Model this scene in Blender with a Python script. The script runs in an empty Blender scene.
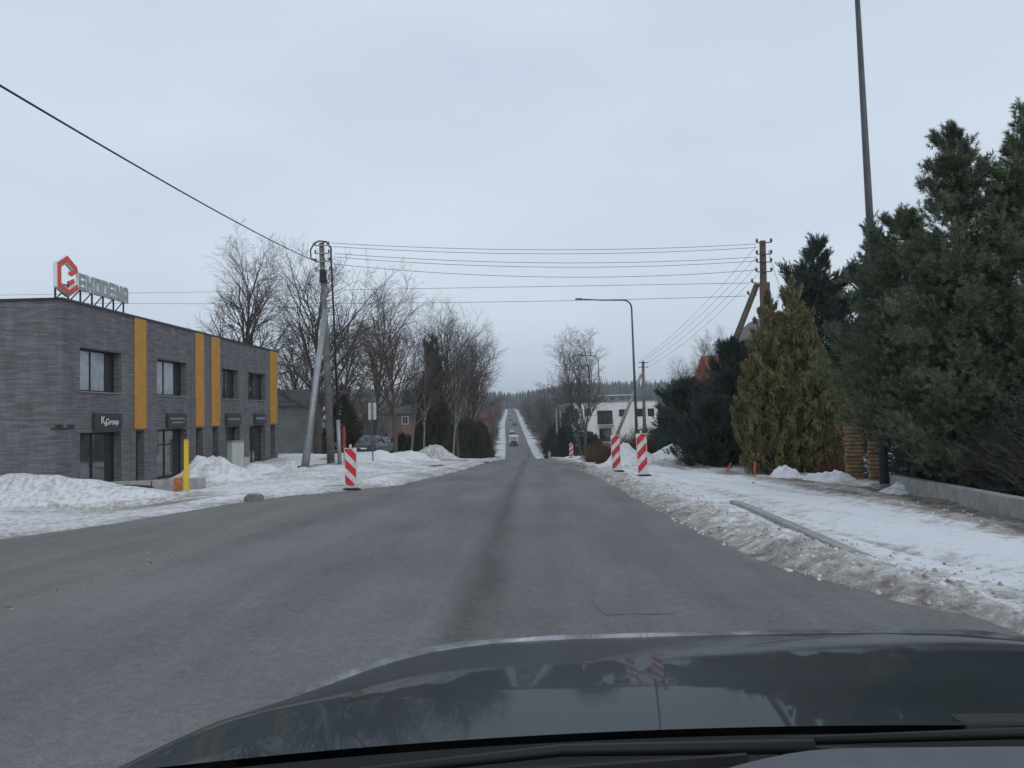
import bpy, math, random
import numpy as np
from mathutils import Vector, Matrix

# ------------------------------------------------------------------ camera
scene = bpy.context.scene
COL = scene.collection
EYE = 1.45
FPX, CX0, CY0 = 740.0, 512.0, 384.0
VPX, VPY, ROLL = 530.0, 414.0, math.radians(1.3)
_d = Vector(((VPX - CX0) / FPX, -(VPY - CY0) / FPX, -1)).normalized()
_u = Vector((-math.sin(ROLL), math.cos(ROLL), 0))
_u = (_u - _u.dot(_d) * _d).normalized()
_r = _d.cross(_u).normalized()
A = Matrix((_r, _d, _u))                     # rows: camera-space images of the world axes = cam -> world rotation
cam_data = bpy.data.cameras.new('camera')
cam_data.sensor_width = 36.0
cam_data.lens = 36.0 * FPX / 1024.0
cam_data.clip_start = 0.05
cam_data.clip_end = 6000.0
cam = bpy.data.objects.new('camera', cam_data)
COL.objects.link(cam)
cam.matrix_world = Matrix.Translation((0, 0, EYE)) @ A.to_4x4()
scene.camera = cam

# ------------------------------------------------------------------ sky, sun, exposure
SUN_EL, SUN_AZ = math.radians(38), math.radians(150)
world = bpy.data.worlds.new('World')
scene.world = world
world.use_nodes = True
wn, wl = world.node_tree.nodes, world.node_tree.links
wn.clear()
w_out = wn.new('ShaderNodeOutputWorld')
w_bg = wn.new('ShaderNodeBackground')
w_sky = wn.new('ShaderNodeTexSky')
w_sky.sky_type = 'NISHITA'
w_sky.sun_disc = False
w_sky.sun_elevation = SUN_EL
w_sky.sun_rotation = SUN_AZ
w_sky.dust_density = 4.0
w_hs = wn.new('ShaderNodeHueSaturation')
w_hs.inputs['Saturation'].default_value = 0.30
w_tc = wn.new('ShaderNodeTexCoord')
w_map = wn.new('ShaderNodeMapping')
w_map.inputs['Scale'].default_value = (1.0, 1.0, 3.2)
w_noise = wn.new('ShaderNodeTexNoise')
w_noise.inputs['Scale'].default_value = 1.7
w_noise.inputs['Detail'].default_value = 5.0
w_noise.inputs['Roughness'].default_value = 0.5
w_ramp = wn.new('ShaderNodeValToRGB')           # the cloud sheet, thinner and thicker patches
w_ramp.color_ramp.elements[0].position = 0.30
w_ramp.color_ramp.elements[0].color = (6.25, 7.4, 8.9, 1)
w_ramp.color_ramp.elements[1].position = 0.70
w_ramp.color_ramp.elements[1].color = (7.7, 8.75, 10.1, 1)
w_mix = wn.new('ShaderNodeMixRGB')
w_mix.inputs['Fac'].default_value = 0.88
wl.new(w_tc.outputs['Generated'], w_map.inputs['Vector'])
wl.new(w_map.outputs['Vector'], w_noise.inputs['Vector'])
wl.new(w_noise.outputs['Fac'], w_ramp.inputs['Fac'])
wl.new(w_sky.outputs['Color'], w_hs.inputs['Color'])
wl.new(w_hs.outputs['Color'], w_mix.inputs['Color1'])
wl.new(w_ramp.outputs['Color'], w_mix.inputs['Color2'])
wl.new(w_mix.outputs['Color'], w_bg.inputs['Color'])
w_bg.inputs['Strength'].default_value = 0.095
wl.new(w_bg.outputs['Background'], w_out.inputs['Surface'])

sun_data = bpy.data.lights.new('sun', 'SUN')
sun_data.energy = 0.5
sun_data.angle = math.radians(60)
sun_data.color = (1.0, 0.97, 0.93)
sun = bpy.data.objects.new('sun', sun_data)
COL.objects.link(sun)
_sd = Vector((math.sin(SUN_AZ) * math.cos(SUN_EL), math.cos(SUN_AZ) * math.cos(SUN_EL), math.sin(SUN_EL)))
sun.rotation_euler = _sd.to_track_quat('Z', 'Y').to_euler()

vs = scene.view_settings
vs.view_transform = 'Standard'
vs.look = 'None'
vs.exposure = 0.0
vs.gamma = 1.0
vs.use_curve_mapping = False
scene.cycles.max_bounces = 6
scene.cycles.volume_bounces = 0

HAZE = 0.00045
# ------------------------------------------------------------------ numbers
def ray(px, py):
    c = Vector(((px - CX0) / FPX, (CY0 - py) / FPX, -1))
    w = A @ c
    return w / w.y

def PY(px, py, Y):
    w = ray(px, py)
    return Vector((w.x * Y, Y, EYE + w.z * Y))

def PX(px, py, X):
    w = ray(px, py)
    return PY(px, py, X / w.x)

def sst(a, b, x):
    t = np.clip((np.asarray(x, float) - a) / (b - a), 0, 1)
    return t * t * (3 - 2 * t)

_Yt = np.arange(-160.0, 2600.0, 1.0)
_k = np.array([(-160, -4.15), (0, 1.45), (25, 2.33), (50, 3.45), (75, 4.6), (95, 5.7), (110, 6.9), (140, 9.2), (180, 10.6),
               (205, 10.6), (240, 9.9), (355, 4.6), (680, -3.2), (780, -5), (1000, -10), (1600, -22), (2600, -30)])
_zt = EYE - np.interp(_Yt, _k[:, 0], _k[:, 1])
_zt[20:-20] = np.convolve(_zt, np.ones(13) / 13, 'same')[20:-20]
_cx = np.array([(-160, 0), (90, 0), (160, -1.0), (245, -3.5), (355, -7.5), (680, -15.7), (2600, -80)])
_cxt = np.interp(_Yt, _cx[:, 0], _cx[:, 1])
_cxt[40:-40] = np.convolve(_cxt, np.ones(41) / 41, 'same')[40:-40]

def zr(Y): return np.interp(Y, _Yt, _zt)
def cx(Y): return np.interp(Y, _Yt, _cxt)

def _hash(i, j, s):
    v = np.sin(i * 127.1 + j * 311.7 + s * 74.7) * 43758.5453
    return v - np.floor(v)

def vnoise(x, y, s=0):
    x = np.asarray(x, float); y = np.asarray(y, float)
    i, j = np.floor(x), np.floor(y)
    u, v = x - i, y - j
    u, v = u * u * (3 - 2 * u), v * v * (3 - 2 * v)
    return (_hash(i, j, s) * (1 - u) + _hash(i + 1, j, s) * u) * (1 - v) + (_hash(i, j + 1, s) * (1 - u) + _hash(i + 1, j + 1, s) * u) * v

def fbm(x, y, s=0, o=4):
    t, a, n = 0, 0.5, 0
    for k in range(o):
        t = t + a * vnoise(x * 2 ** k, y * 2 ** k, s + k * 3.1); n += a; a *= 0.5
    return t / n

def surf(X, Y):
    """height of the bare ground (road level and what lies beside it)"""
    X = np.asarray(X, float); Y = np.asarray(Y, float)
    z = zr(Y)
    wL = sst(-7, -13, X) * sst(8, 20, Y) * (1 - sst(50, 75, Y))
    z = z * (1 - wL) + (-1.2) * wL
    z = z + 0.55 * sst(4.5, 8, X) * sst(30, 42, Y) * (1 - sst(70, 90, Y))
    xl = X - cx(Y)
    side = np.abs(xl + 1)
    z = z + sst(12, 60, side) * sst(110, 200, Y) * 3.5 * (fbm(X / 50.0, Y / 60.0, 5, 3) - 0.3)
    z = z + sst(14, 80, side) * sst(560, 950, Y) * 11.0
    return z

def sf(X, Y): return float(surf(X, Y))

def place(px, Y):
    """ground point at distance Y that shows at pixel column px"""
    X = PY(px, 440, Y).x
    for _ in range(5):
        z = sf(X, Y)
        q = A.transposed() @ Vector((X, Y, z - EYE))
        u = CX0 + FPX * q.x / -q.z
        X += (px - u) * Y / FPX
    return Vector((X, Y, sf(X, Y)))

# ------------------------------------------------------------------ materials
MATS = {}
def mat(name, col, rough=0.7, var=0.12, scale=6.0, metal=0.0, spec=0.4, bump=0.0, bscale=60.0, coat=0.0, col2=None, detail=4.0):
    if name in MATS: return MATS[name]
    m = bpy.data.materials.new(name); m.use_nodes = True
    n, l = m.node_tree.nodes, m.node_tree.links
    b = n['Principled BSDF']
    b.inputs['Roughness'].default_value = rough
    b.inputs['Metallic'].default_value = metal
    b.inputs['Specular IOR Level'].default_value = spec
    b.inputs['Coat Weight'].default_value = coat
    b.inputs['Coat Roughness'].default_value = 0.03
    tc = n.new('ShaderNodeTexCoord'); ns = n.new('ShaderNodeTexNoise')
    ns.inputs['Scale'].default_value = scale; ns.inputs['Detail'].default_value = detail
    l.new(tc.outputs['Object'], ns.inputs['Vector'])
    r = n.new('ShaderNodeValToRGB')
    r.color_ramp.elements[0].position = 0.32; r.color_ramp.elements[1].position = 0.68
    c2 = col2 or tuple(min(1, c * (1 + var)) for c in col)
    c1 = col if col2 else tuple(c * (1 - var) for c in col)
    r.color_ramp.elements[0].color = (*c1, 1); r.color_ramp.elements[1].color = (*c2, 1)
    l.new(ns.outputs['Fac'], r.inputs['Fac']); l.new(r.outputs['Color'], b.inputs['Base Color'])
    if bump:
        n2 = n.new('ShaderNodeTexNoise'); n2.inputs['Scale'].default_value = bscale; n2.inputs['Detail'].default_value = 6
        l.new(tc.outputs['Object'], n2.inputs['Vector'])
        bp = n.new('ShaderNodeBump'); bp.inputs['Strength'].default_value = bump; bp.inputs['Distance'].default_value = 0.02
        l.new(n2.outputs['Fac'], bp.inputs['Height']); l.new(bp.outputs['Normal'], b.inputs['Normal'])
    MATS[name] = m
    return m

def node(n, kind, **kw):
    x = n.new(kind)
    for k, v in kw.items():
        if k in x.inputs: x.inputs[k].default_value = v
        else: setattr(x, k, v)
    return x

def snow_material():
    m = bpy.data.materials.new('snow'); m.use_nodes = True
    n, l = m.node_tree.nodes, m.node_tree.links
    b = n['Principled BSDF']; b.inputs['Roughness'].default_value = 0.75; b.inputs['Specular IOR Level'].default_value = 0.25
    at = n.new('ShaderNodeAttribute'); at.attribute_name = 'dirt'
    tc = n.new('ShaderNodeTexCoord')
    n1 = node(n, 'ShaderNodeTexNoise', Scale=5.5, Detail=9.0, Roughness=0.68)
    n2 = node(n, 'ShaderNodeTexNoise', Scale=34.0, Detail=5.0, Roughness=0.6)
    l.new(tc.outputs['Object'], n1.inputs['Vector']); l.new(tc.outputs['Object'], n2.inputs['Vector'])
    ad = node(n, 'ShaderNodeMath', operation='MULTIPLY_ADD'); ad.inputs[1].default_value = 1.7; ad.inputs[2].default_value = -0.98
    l.new(n1.outputs['Fac'], ad.inputs[0])
    s1 = node(n, 'ShaderNodeMath', operation='ADD'); l.new(ad.outputs[0], s1.inputs[0]); l.new(at.outputs['Fac'], s1.inputs[1])
    m2 = node(n, 'ShaderNodeMath', operation='MULTIPLY_ADD'); m2.inputs[1].default_value = 0.7; m2.inputs[2].default_value = -0.35
    l.new(n2.outputs['Fac'], m2.inputs[0])
    s2 = node(n, 'ShaderNodeMath', operation='ADD'); l.new(s1.outputs[0], s2.inputs[0]); l.new(m2.outputs[0], s2.inputs[1])
    r = n.new('ShaderNodeValToRGB'); e = r.color_ramp.elements
    e[0].position = 0.0; e[0].color = (0.70, 0.71, 0.73, 1)
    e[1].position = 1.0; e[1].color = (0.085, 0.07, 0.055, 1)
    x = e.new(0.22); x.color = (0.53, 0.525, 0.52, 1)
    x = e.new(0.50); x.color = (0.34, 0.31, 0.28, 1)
    l.new(s2.outputs[0], r.inputs['Fac']); l.new(r.outputs['Color'], b.inputs['Base Color'])
    bp = node(n, 'ShaderNodeBump', Strength=0.55, Distance=0.05)
    n3 = node(n, 'ShaderNodeTexNoise', Scale=9.0, Detail=10.0, Roughness=0.7)
    l.new(tc.outputs['Object'], n3.inputs['Vector'])
    l.new(n3.outputs['Fac'], bp.inputs['Height']); l.new(bp.outputs['Normal'], b.inputs['Normal'])
    return m

def asphalt_material(name, base, seam):
    m = bpy.data.materials.new(name); m.use_nodes = True
    n, l = m.node_tree.nodes, m.node_tree.links
    b = n['Principled BSDF']; b.inputs['Roughness'].default_value = 0.8; b.inputs['Specular IOR Level'].default_value = 0.3
    tc = n.new('ShaderNodeTexCoord')
    mp = node(n, 'ShaderNodeMapping', Scale=(1.0, 0.12, 1.0)); l.new(tc.outputs['Object'], mp.inputs['Vector'])
    big = node(n, 'ShaderNodeTexNoise', Scale=0.9, Detail=5.0, Roughness=0.6); l.new(mp.outputs['Vector'], big.inputs['Vector'])
    blot = node(n, 'ShaderNodeTexNoise', Scale=0.35, Detail=6.0, Roughness=0.65); l.new(tc.outputs['Object'], blot.inputs['Vector'])
    fine = node(n, 'ShaderNodeTexNoise', Scale=95.0, Detail=4.0, Roughness=0.7); l.new(tc.outputs['Object'], fine.inputs['Vector'])
    mid = node(n, 'ShaderNodeTexNoise', Scale=14.0, Detail=5.0, Roughness=0.65); l.new(tc.outputs['Object'], mid.inputs['Vector'])
    def ramp(src, p0, v0, p1, v1):
        r = n.new('ShaderNodeMapRange'); r.inputs['From Min'].default_value = p0; r.inputs['From Max'].default_value = p1
        r.inputs['To Min'].default_value = v0; r.inputs['To Max'].default_value = v1
        l.new(src, r.inputs['Value']); return r.outputs['Result']
    def mul(a, c):
        x = node(n, 'ShaderNodeMath', operation='MULTIPLY'); l.new(a, x.inputs[0]); l.new(c, x.inputs[1]); return x.outputs[0]
    v = mul(mul(ramp(big.outputs['Fac'], 0.3, 0.76, 0.7, 1.2), ramp(blot.outputs['Fac'], 0.3, 0.84, 0.7, 1.14)),
            mul(ramp(fine.outputs['Fac'], 0.3, 0.58, 0.7, 1.42), ramp(mid.outputs['Fac'], 0.3, 0.82, 0.7, 1.17)))
    sx = n.new('ShaderNodeSeparateXYZ'); l.new(tc.outputs['Object'], sx.inputs[0])
    if seam:
        # the ravelled joint between the two paving lanes
        wob = node(n, 'ShaderNodeTexNoise', Scale=0.7, Detail=3.0); l.new(tc.outputs['Object'], wob.inputs['Vector'])
        o1 = node(n, 'ShaderNodeMath', operation='MULTIPLY_ADD'); o1.inputs[1].default_value = 0.35; l.new(wob.outputs['Fac'], o1.inputs[0]); l.new(sx.outputs['X'], o1.inputs[2])
        o2 = node(n, 'ShaderNodeMath', operation='ADD'); o2.inputs[1].default_value = 0.38; l.new(o1.outputs[0], o2.inputs[0])
        o3 = node(n, 'ShaderNodeMath', operation='ABSOLUTE'); l.new(o2.outputs[0], o3.inputs[0])
        brk = node(n, 'ShaderNodeTexNoise', Scale=5.0, Detail=6.0, Roughness=0.75); l.new(tc.outputs['Object'], brk.inputs['Vector'])
        o4 = node(n, 'ShaderNodeMath', operation='MULTIPLY_ADD'); o4.inputs[1].default_value = 0.30; l.new(brk.outputs['Fac'], o4.inputs[0]); l.new(o3.outputs[0], o4.inputs[2])
        v = mul(v, ramp(o4.outputs[0], 0.13, 0.58, 0.46, 1.0))
    hs = n.new('ShaderNodeMixRGB'); hs.blend_type = 'MULTIPLY'; hs.inputs['Fac'].default_value = 1.0
    hs.inputs['Color1'].default_value = (*base, 1)
    l.new(v, hs.inputs['Color2'])
    # brown grit carried off the verges
    dm = node(n, 'ShaderNodeTexNoise', Scale=0.55, Detail=8.0, Roughness=0.7); l.new(tc.outputs['Object'], dm.inputs['Vector'])
    mx = n.new('ShaderNodeMixRGB'); mx.inputs['Color2'].default_value = (0.185, 0.16, 0.13, 1)
    f = ramp(dm.outputs['Fac'], 0.50 if not seam else 0.58, 0.0, 0.80 if not seam else 1.0, 0.8)
    if not seam:
        # grit gathered in the joint along the main carriageway
        j0 = node(n, 'ShaderNodeMath', operation='ADD'); j0.inputs[1].default_value = 4.8; l.new(sx.outputs['X'], j0.inputs[0])
        j1 = node(n, 'ShaderNodeMath', operation='ABSOLUTE'); l.new(j0.outputs[0], j1.inputs[0])
        jn = node(n, 'ShaderNodeTexNoise', Scale=2.4, Detail=7.0, Roughness=0.7); l.new(tc.outputs['Object'], jn.inputs['Vector'])
        j2 = node(n, 'ShaderNodeMath', operation='MULTIPLY_ADD'); j2.inputs[1].default_value = 0.9; l.new(jn.outputs['Fac'], j2.inputs[0]); l.new(j1.outputs[0], j2.inputs[2])
        jf = ramp(j2.outputs[0], 0.38, 0.75, 0.72, 0.0)
        mxx = node(n, 'ShaderNodeMath', operation='MAXIMUM'); l.new(f, mxx.inputs[0]); l.new(jf, mxx.inputs[1]); f = mxx.outputs[0]
    l.new(f, mx.inputs['Fac']); l.new(hs.outputs['Color'], mx.inputs['Color1'])
    l.new(mx.outputs['Color'], b.inputs['Base Color'])
    bp = node(n, 'ShaderNodeBump', Strength=0.45, Distance=0.006); l.new(fine.outputs['Fac'], bp.inputs['Height']); l.new(bp.outputs['Normal'], b.inputs['Normal'])
    return m

def ground_material():
    m = bpy.data.materials.new('winter_ground'); m.use_nodes = True
    n, l = m.node_tree.nodes, m.node_tree.links
    b = n['Principled BSDF']; b.inputs['Roughness'].default_value = 0.9
    at = n.new('ShaderNodeAttribute'); at.attribute_name = 'snow'
    tc = n.new('ShaderNodeTexCoord')
    n1 = node(n, 'ShaderNodeTexNoise', Scale=0.16, Detail=8.0, Roughness=0.65); l.new(tc.outputs['Object'], n1.inputs['Vector'])
    n2 = node(n, 'ShaderNodeTexNoise', Scale=1.7, Detail=6.0, Roughness=0.65); l.new(tc.outputs['Object'], n2.inputs['Vector'])
    soil = n.new('ShaderNodeValToRGB')
    soil.color_ramp.elements[0].color = (0.055, 0.045, 0.032, 1); soil.color_ramp.elements[1].color = (0.15, 0.13, 0.08, 1)
    soil.color_ramp.elements[0].position = 0.35; soil.color_ramp.elements[1].position = 0.7
    l.new(n2.outputs['Fac'], soil.inputs['Fac'])
    sn = n.new('ShaderNodeValToRGB')
    sn.color_ramp.elements[0].color = (0.34, 0.33, 0.32, 1); sn.color_ramp.elements[1].color = (0.66, 0.67, 0.69, 1)
    sn.color_ramp.elements[0].position = 0.3; sn.color_ramp.elements[1].position = 0.55
    l.new(n2.outputs['Fac'], sn.inputs['Fac'])
    ad = node(n, 'ShaderNodeMath', operation='ADD'); l.new(n1.outputs['Fac'], ad.inputs[0]); l.new(at.outputs['Fac'], ad.inputs[1])
    mr = n.new('ShaderNodeMapRange'); mr.inputs['From Min'].default_value = 0.92; mr.inputs['From Max'].default_value = 1.06
    l.new(ad.outputs[0], mr.inputs['Value'])
    mx = n.new('ShaderNodeMixRGB'); l.new(mr.outputs['Result'], mx.inputs['Fac']); l.new(soil.outputs['Color'], mx.inputs['Color1']); l.new(sn.outputs['Color'], mx.inputs['Color2'])
    l.new(mx.outputs['Color'], b.inputs['Base Color'])
    return m

def brick_material():
    m = bpy.data.materials.new('long_grey_brick'); m.use_nodes = True
    n, l = m.node_tree.nodes, m.node_tree.links
    b = n['Principled BSDF']; b.inputs['Roughness'].default_value = 0.85
    uv = n.new('ShaderNodeUVMap'); uv.uv_map = 'UVMap'
    br = node(n, 'ShaderNodeTexBrick', Scale=1.0)
    br.inputs['Color1'].default_value = (0.115, 0.113, 0.116, 1); br.inputs['Color2'].default_value = (0.185, 0.182, 0.185, 1)
    br.inputs['Mortar'].default_value = (0.085, 0.083, 0.085, 1)
    br.inputs['Mortar Size'].default_value = 0.006; br.inputs['Brick Width'].default_value = 0.5; br.inputs['Row Height'].default_value = 0.062
    br.inputs['Bias'].default_value = 0.0; br.offset = 0.37
    l.new(uv.outputs['UV'], br.inputs['Vector'])
    mp = node(n, 'ShaderNodeMapping', Scale=(1.2, 9.0, 1.0)); l.new(uv.outputs['UV'], mp.inputs['Vector'])
    n1 = node(n, 'ShaderNodeTexNoise', Scale=1.0, Detail=4.0, Roughness=0.6); l.new(mp.outputs['Vector'], n1.inputs['Vector'])
    mp2 = node(n, 'ShaderNodeMapping', Scale=(2.2, 0.35, 1.0)); l.new(uv.outputs['UV'], mp2.inputs['Vector'])
    n2 = node(n, 'ShaderNodeTexNoise', Scale=1.0, Detail=6.0, Roughness=0.65); l.new(mp2.outputs['Vector'], n2.inputs['Vector'])
    r1 = n.new('ShaderNodeMapRange'); r1.inputs['From Min'].default_value = 0.3; r1.inputs['From Max'].default_value = 0.7; r1.inputs['To Min'].default_value = 0.80; r1.inputs['To Max'].default_value = 1.14
    l.new(n1.outputs['Fac'], r1.inputs['Value'])
    r2 = n.new('ShaderNodeMapRange'); r2.inputs['From Min'].default_value = 0.35; r2.inputs['From Max'].default_value = 0.75; r2.inputs['To Min'].default_value = 0.85; r2.inputs['To Max'].default_value = 1.35
    l.new(n2.outputs['Fac'], r2.inputs['Value'])
    mu = node(n, 'ShaderNodeMath', operation='MULTIPLY'); l.new(r1.outputs['Result'], mu.inputs[0]); l.new(r2.outputs['Result'], mu.inputs[1])
    mx = n.new('ShaderNodeMixRGB'); mx.blend_type = 'MULTIPLY'; mx.inputs['Fac'].default_value = 1.0
    l.new(br.outputs['Color'], mx.inputs['Color1']); l.new(mu.outputs[0], mx.inputs['Color2'])
    l.new(mx.outputs['Color'], b.inputs['Base Color'])
    bp = node(n, 'ShaderNodeBump', Strength=0.5, Distance=0.012, invert=True); l.new(br.outputs['Fac'], bp.inputs['Height']); l.new(bp.outputs['Normal'], b.inputs['Normal'])
    return m

def foliage_material(name, c1, c2, c3, scale=1.2):
    m = bpy.data.materials.new(name); m.use_nodes = True
    n, l = m.node_tree.nodes, m.node_tree.links
    b = n['Principled BSDF']; b.inputs['Roughness'].default_value = 0.65; b.inputs['Specular IOR Level'].default_value = 0.25
    tc = n.new('ShaderNodeTexCoord'); ge = n.new('ShaderNodeNewGeometry')
    n1 = node(n, 'ShaderNodeTexNoise', Scale=scale, Detail=4.0, Roughness=0.6); l.new(tc.outputs['Object'], n1.inputs['Vector'])
    ml = node(n, 'ShaderNodeMath', operation='MULTIPLY_ADD'); ml.inputs[1].default_value = 0.35; l.new(ge.outputs['Random Per Island'], ml.inputs[0]); 
    sb = node(n, 'ShaderNodeMath', operation='SUBTRACT'); sb.inputs[1].default_value = 0.175; l.new(n1.outputs['Fac'], sb.inputs[0]); l.new(sb.outputs[0], ml.inputs[2])
    r = n.new('ShaderNodeValToRGB'); e = r.color_ramp.elements
    e[0].position = 0.3; e[0].color = (*c1, 1); e[1].position = 0.72; e[1].color = (*c3, 1)
    x = e.new(0.5); x.color = (*c2, 1)
    l.new(ml.outputs[0], r.inputs['Fac']); l.new(r.outputs['Color'], b.inputs['Base Color'])
    return m

SNOW = snow_material()
M_ROAD = asphalt_material('road_asphalt', (0.150, 0.146, 0.143), True)
M_SIDE = asphalt_material('side_road_asphalt', (0.147, 0.142, 0.136), False)
M_GROUND = ground_material()
M_BRICK = brick_material()
M_BARK = mat('bark_grey', (0.075, 0.066, 0.057), 0.9, 0.35, 9, bump=0.4, bscale=30)
M_BARK2 = mat('bark_brown', (0.10, 0.078, 0.058), 0.9, 0.35, 9, bump=0.4, bscale=30)
M_BIRCH = mat('bark_pale', (0.20, 0.185, 0.165), 0.85, 0.5, 5, bump=0.3, bscale=20)
M_TWIG = mat('twigs_grey', (0.095, 0.082, 0.072), 0.9, 0.2, 1)
M_TWIG2 = mat('twigs_brown', (0.12, 0.088, 0.062), 0.9, 0.2, 1)
M_TWIGD = mat('twigs_dark', (0.060, 0.052, 0.046), 0.9, 0.3, 1)
M_PINE = foliage_material('pine_needles', (0.066, 0.088, 0.056), (0.125, 0.16, 0.096), (0.20, 0.24, 0.14))
M_PINED = foliage_material('dark_pine_needles', (0.032, 0.046, 0.040), (0.055, 0.078, 0.064), (0.085, 0.112, 0.090))
M_SPRUCE = foliage_material('spruce_needles', (0.040, 0.042, 0.032), (0.066, 0.066, 0.050), (0.10, 0.096, 0.070))
M_THUJA = foliage_material('golden_thuja', (0.075, 0.082, 0.050), (0.175, 0.155, 0.075), (0.36, 0.30, 0.13), 2.6)
M_FARWOOD = foliage_material('far_conifers', (0.028, 0.038, 0.034), (0.038, 0.050, 0.044), (0.055, 0.066, 0.058), 0.02)
M_CONC = mat('concrete', (0.30, 0.295, 0.285), 0.9, 0.22, 4, bump=0.3)
M_CONCD = mat('weathered_concrete', (0.17, 0.165, 0.155), 0.9, 0.3, 3, bump=0.3)
M_WOODP = mat('tarred_wood', (0.095, 0.07, 0.055), 0.9, 0.35, 5, bump=0.3)
M_STEEL = mat('galvanised_steel', (0.30, 0.31, 0.32), 0.45, 0.12, 3, metal=0.5)
M_LAMP = mat('lamp_post_steel', (0.085, 0.088, 0.092), 0.5, 0.15, 3, metal=0.3)
M_WIRE = mat('wire', (0.09, 0.095, 0.11), 0.6, 0.1)
M_CABLE = mat('cable_black', (0.02, 0.02, 0.022), 0.6, 0.1)
M_PORC = mat('insulator', (0.16, 0.13, 0.12), 0.3, 0.2)
M_ORANGE = mat('ochre_panel', (0.50, 0.235, 0.035), 0.5, 0.10, 2)
M_FRAME = mat('dark_frame', (0.022, 0.024, 0.027), 0.4, 0.1)
M_GLASS = mat('window_glass', (0.030, 0.036, 0.042), 0.04, 0.3, 0.6, spec=0.9, coat=1.0)
M_BLIND = mat('pale_blind', (0.33, 0.36, 0.38), 0.25, 0.14, 3, coat=0.8)
M_SIGN = mat('charcoal_sign', (0.040, 0.041, 0.044), 0.5, 0.1)
M_SIGNW = mat('sign_white', (0.78, 0.78, 0.78), 0.5, 0.04)
M_SIGNG = mat('sign_grey', (0.24, 0.25, 0.26), 0.5, 0.05)
M_LETTER = mat('letter_face', (0.30, 0.34, 0.34), 0.5, 0.06)
M_RED = mat('signal_red', (0.56, 0.035, 0.05), 0.5, 0.10, 4)
M_LOGO = mat('logo_red', (0.70, 0.10, 0.065), 0.5, 0.06)
M_WHITE = mat('retroreflective_white', (0.50, 0.49, 0.46), 0.5, 0.07, 5, col2=(0.78, 0.78, 0.77), detail=9)
M_YELLOW = mat('marker_yellow', (0.72, 0.47, 0.02), 0.5, 0.07, 4)
M_BLACK = mat('black_rubber', (0.022, 0.022, 0.023), 0.85, 0.25, 8)
M_OFFW = mat('white_render', (0.78, 0.78, 0.77), 0.85, 0.05, 1.5)
M_GREYR = mat('grey_render', (0.26, 0.26, 0.255), 0.9, 0.12, 1)
M_HBRICK = mat('orange_brick', (0.23, 0.14, 0.10), 0.9, 0.2, 8)
M_ROOFD = mat('dark_roof', (0.055, 0.058, 0.055), 0.8, 0.2, 3)
M_ROOFR = mat('red_roof_tile', (0.33, 0.10, 0.06), 0.8, 0.2, 3)
M_STONE = mat('honey_stone', (0.26, 0.165, 0.09), 0.9, 0.3, 7, bump=0.6, bscale=18)
M_TYRE = mat('tyre', (0.018, 0.018, 0.018), 0.85, 0.2)
M_RIM = mat('rim', (0.35, 0.36, 0.37), 0.35, 0.1, metal=0.8)
M_LENS = mat('tail_lens', (0.25, 0.015, 0.015), 0.2, 0.1, coat=0.6)
M_HEADL = mat('headlamp_lens', (0.62, 0.64, 0.66), 0.12, 0.1, coat=0.8)

# ------------------------------------------------------------------ mesh helpers
def tag(o, label=None, cat=None, group=None, kind=None):
    if label: o['label'] = label
    if cat: o['category'] = cat
    if group: o['group'] = group
    if kind: o['kind'] = kind
    return o

def empty(name, loc, rz=0.0, label=None, cat=None, group=None):
    o = bpy.data.objects.new(name, None); COL.objects.link(o)
    o.location = loc; o.rotation_euler = (0, 0, rz); o.empty_display_size = 0.2
    return tag(o, label, cat, group)

def mesh_np(name, V, Fs, m, parent=None, smooth=False, loc=None, attr=None):
    """V (n,3); Fs (m,3) or (m,4)"""
    V = np.asarray(V, np.float32); Fs = np.asarray(Fs, np.int32)
    me = bpy.data.meshes.new(name)
    k = Fs.shape[1]
    me.vertices.add(len(V)); me.vertices.foreach_set('co', V.ravel())
    me.loops.add(Fs.size); me.loops.foreach_set('vertex_index', Fs.ravel())
    me.polygons.add(len(Fs)); me.polygons.foreach_set('loop_start', np.arange(0, Fs.size, k, dtype=np.int32))
    me.polygons.foreach_set('loop_total', np.full(len(Fs), k, np.int32))
    if smooth: me.polygons.foreach_set('use_smooth', np.ones(len(Fs), bool))
    if attr:
        for an, av in attr.items():
            a = me.attributes.new(an, 'FLOAT', 'POINT'); a.data.foreach_set('value', np.asarray(av, np.float32).ravel())
    me.update(calc_edges=True); me.validate()
    me.materials.append(m)
    o = bpy.data.objects.new(name, me); COL.objects.link(o)
    if parent: o.parent = parent
    if loc is not None: o.location = loc
    return o

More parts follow.
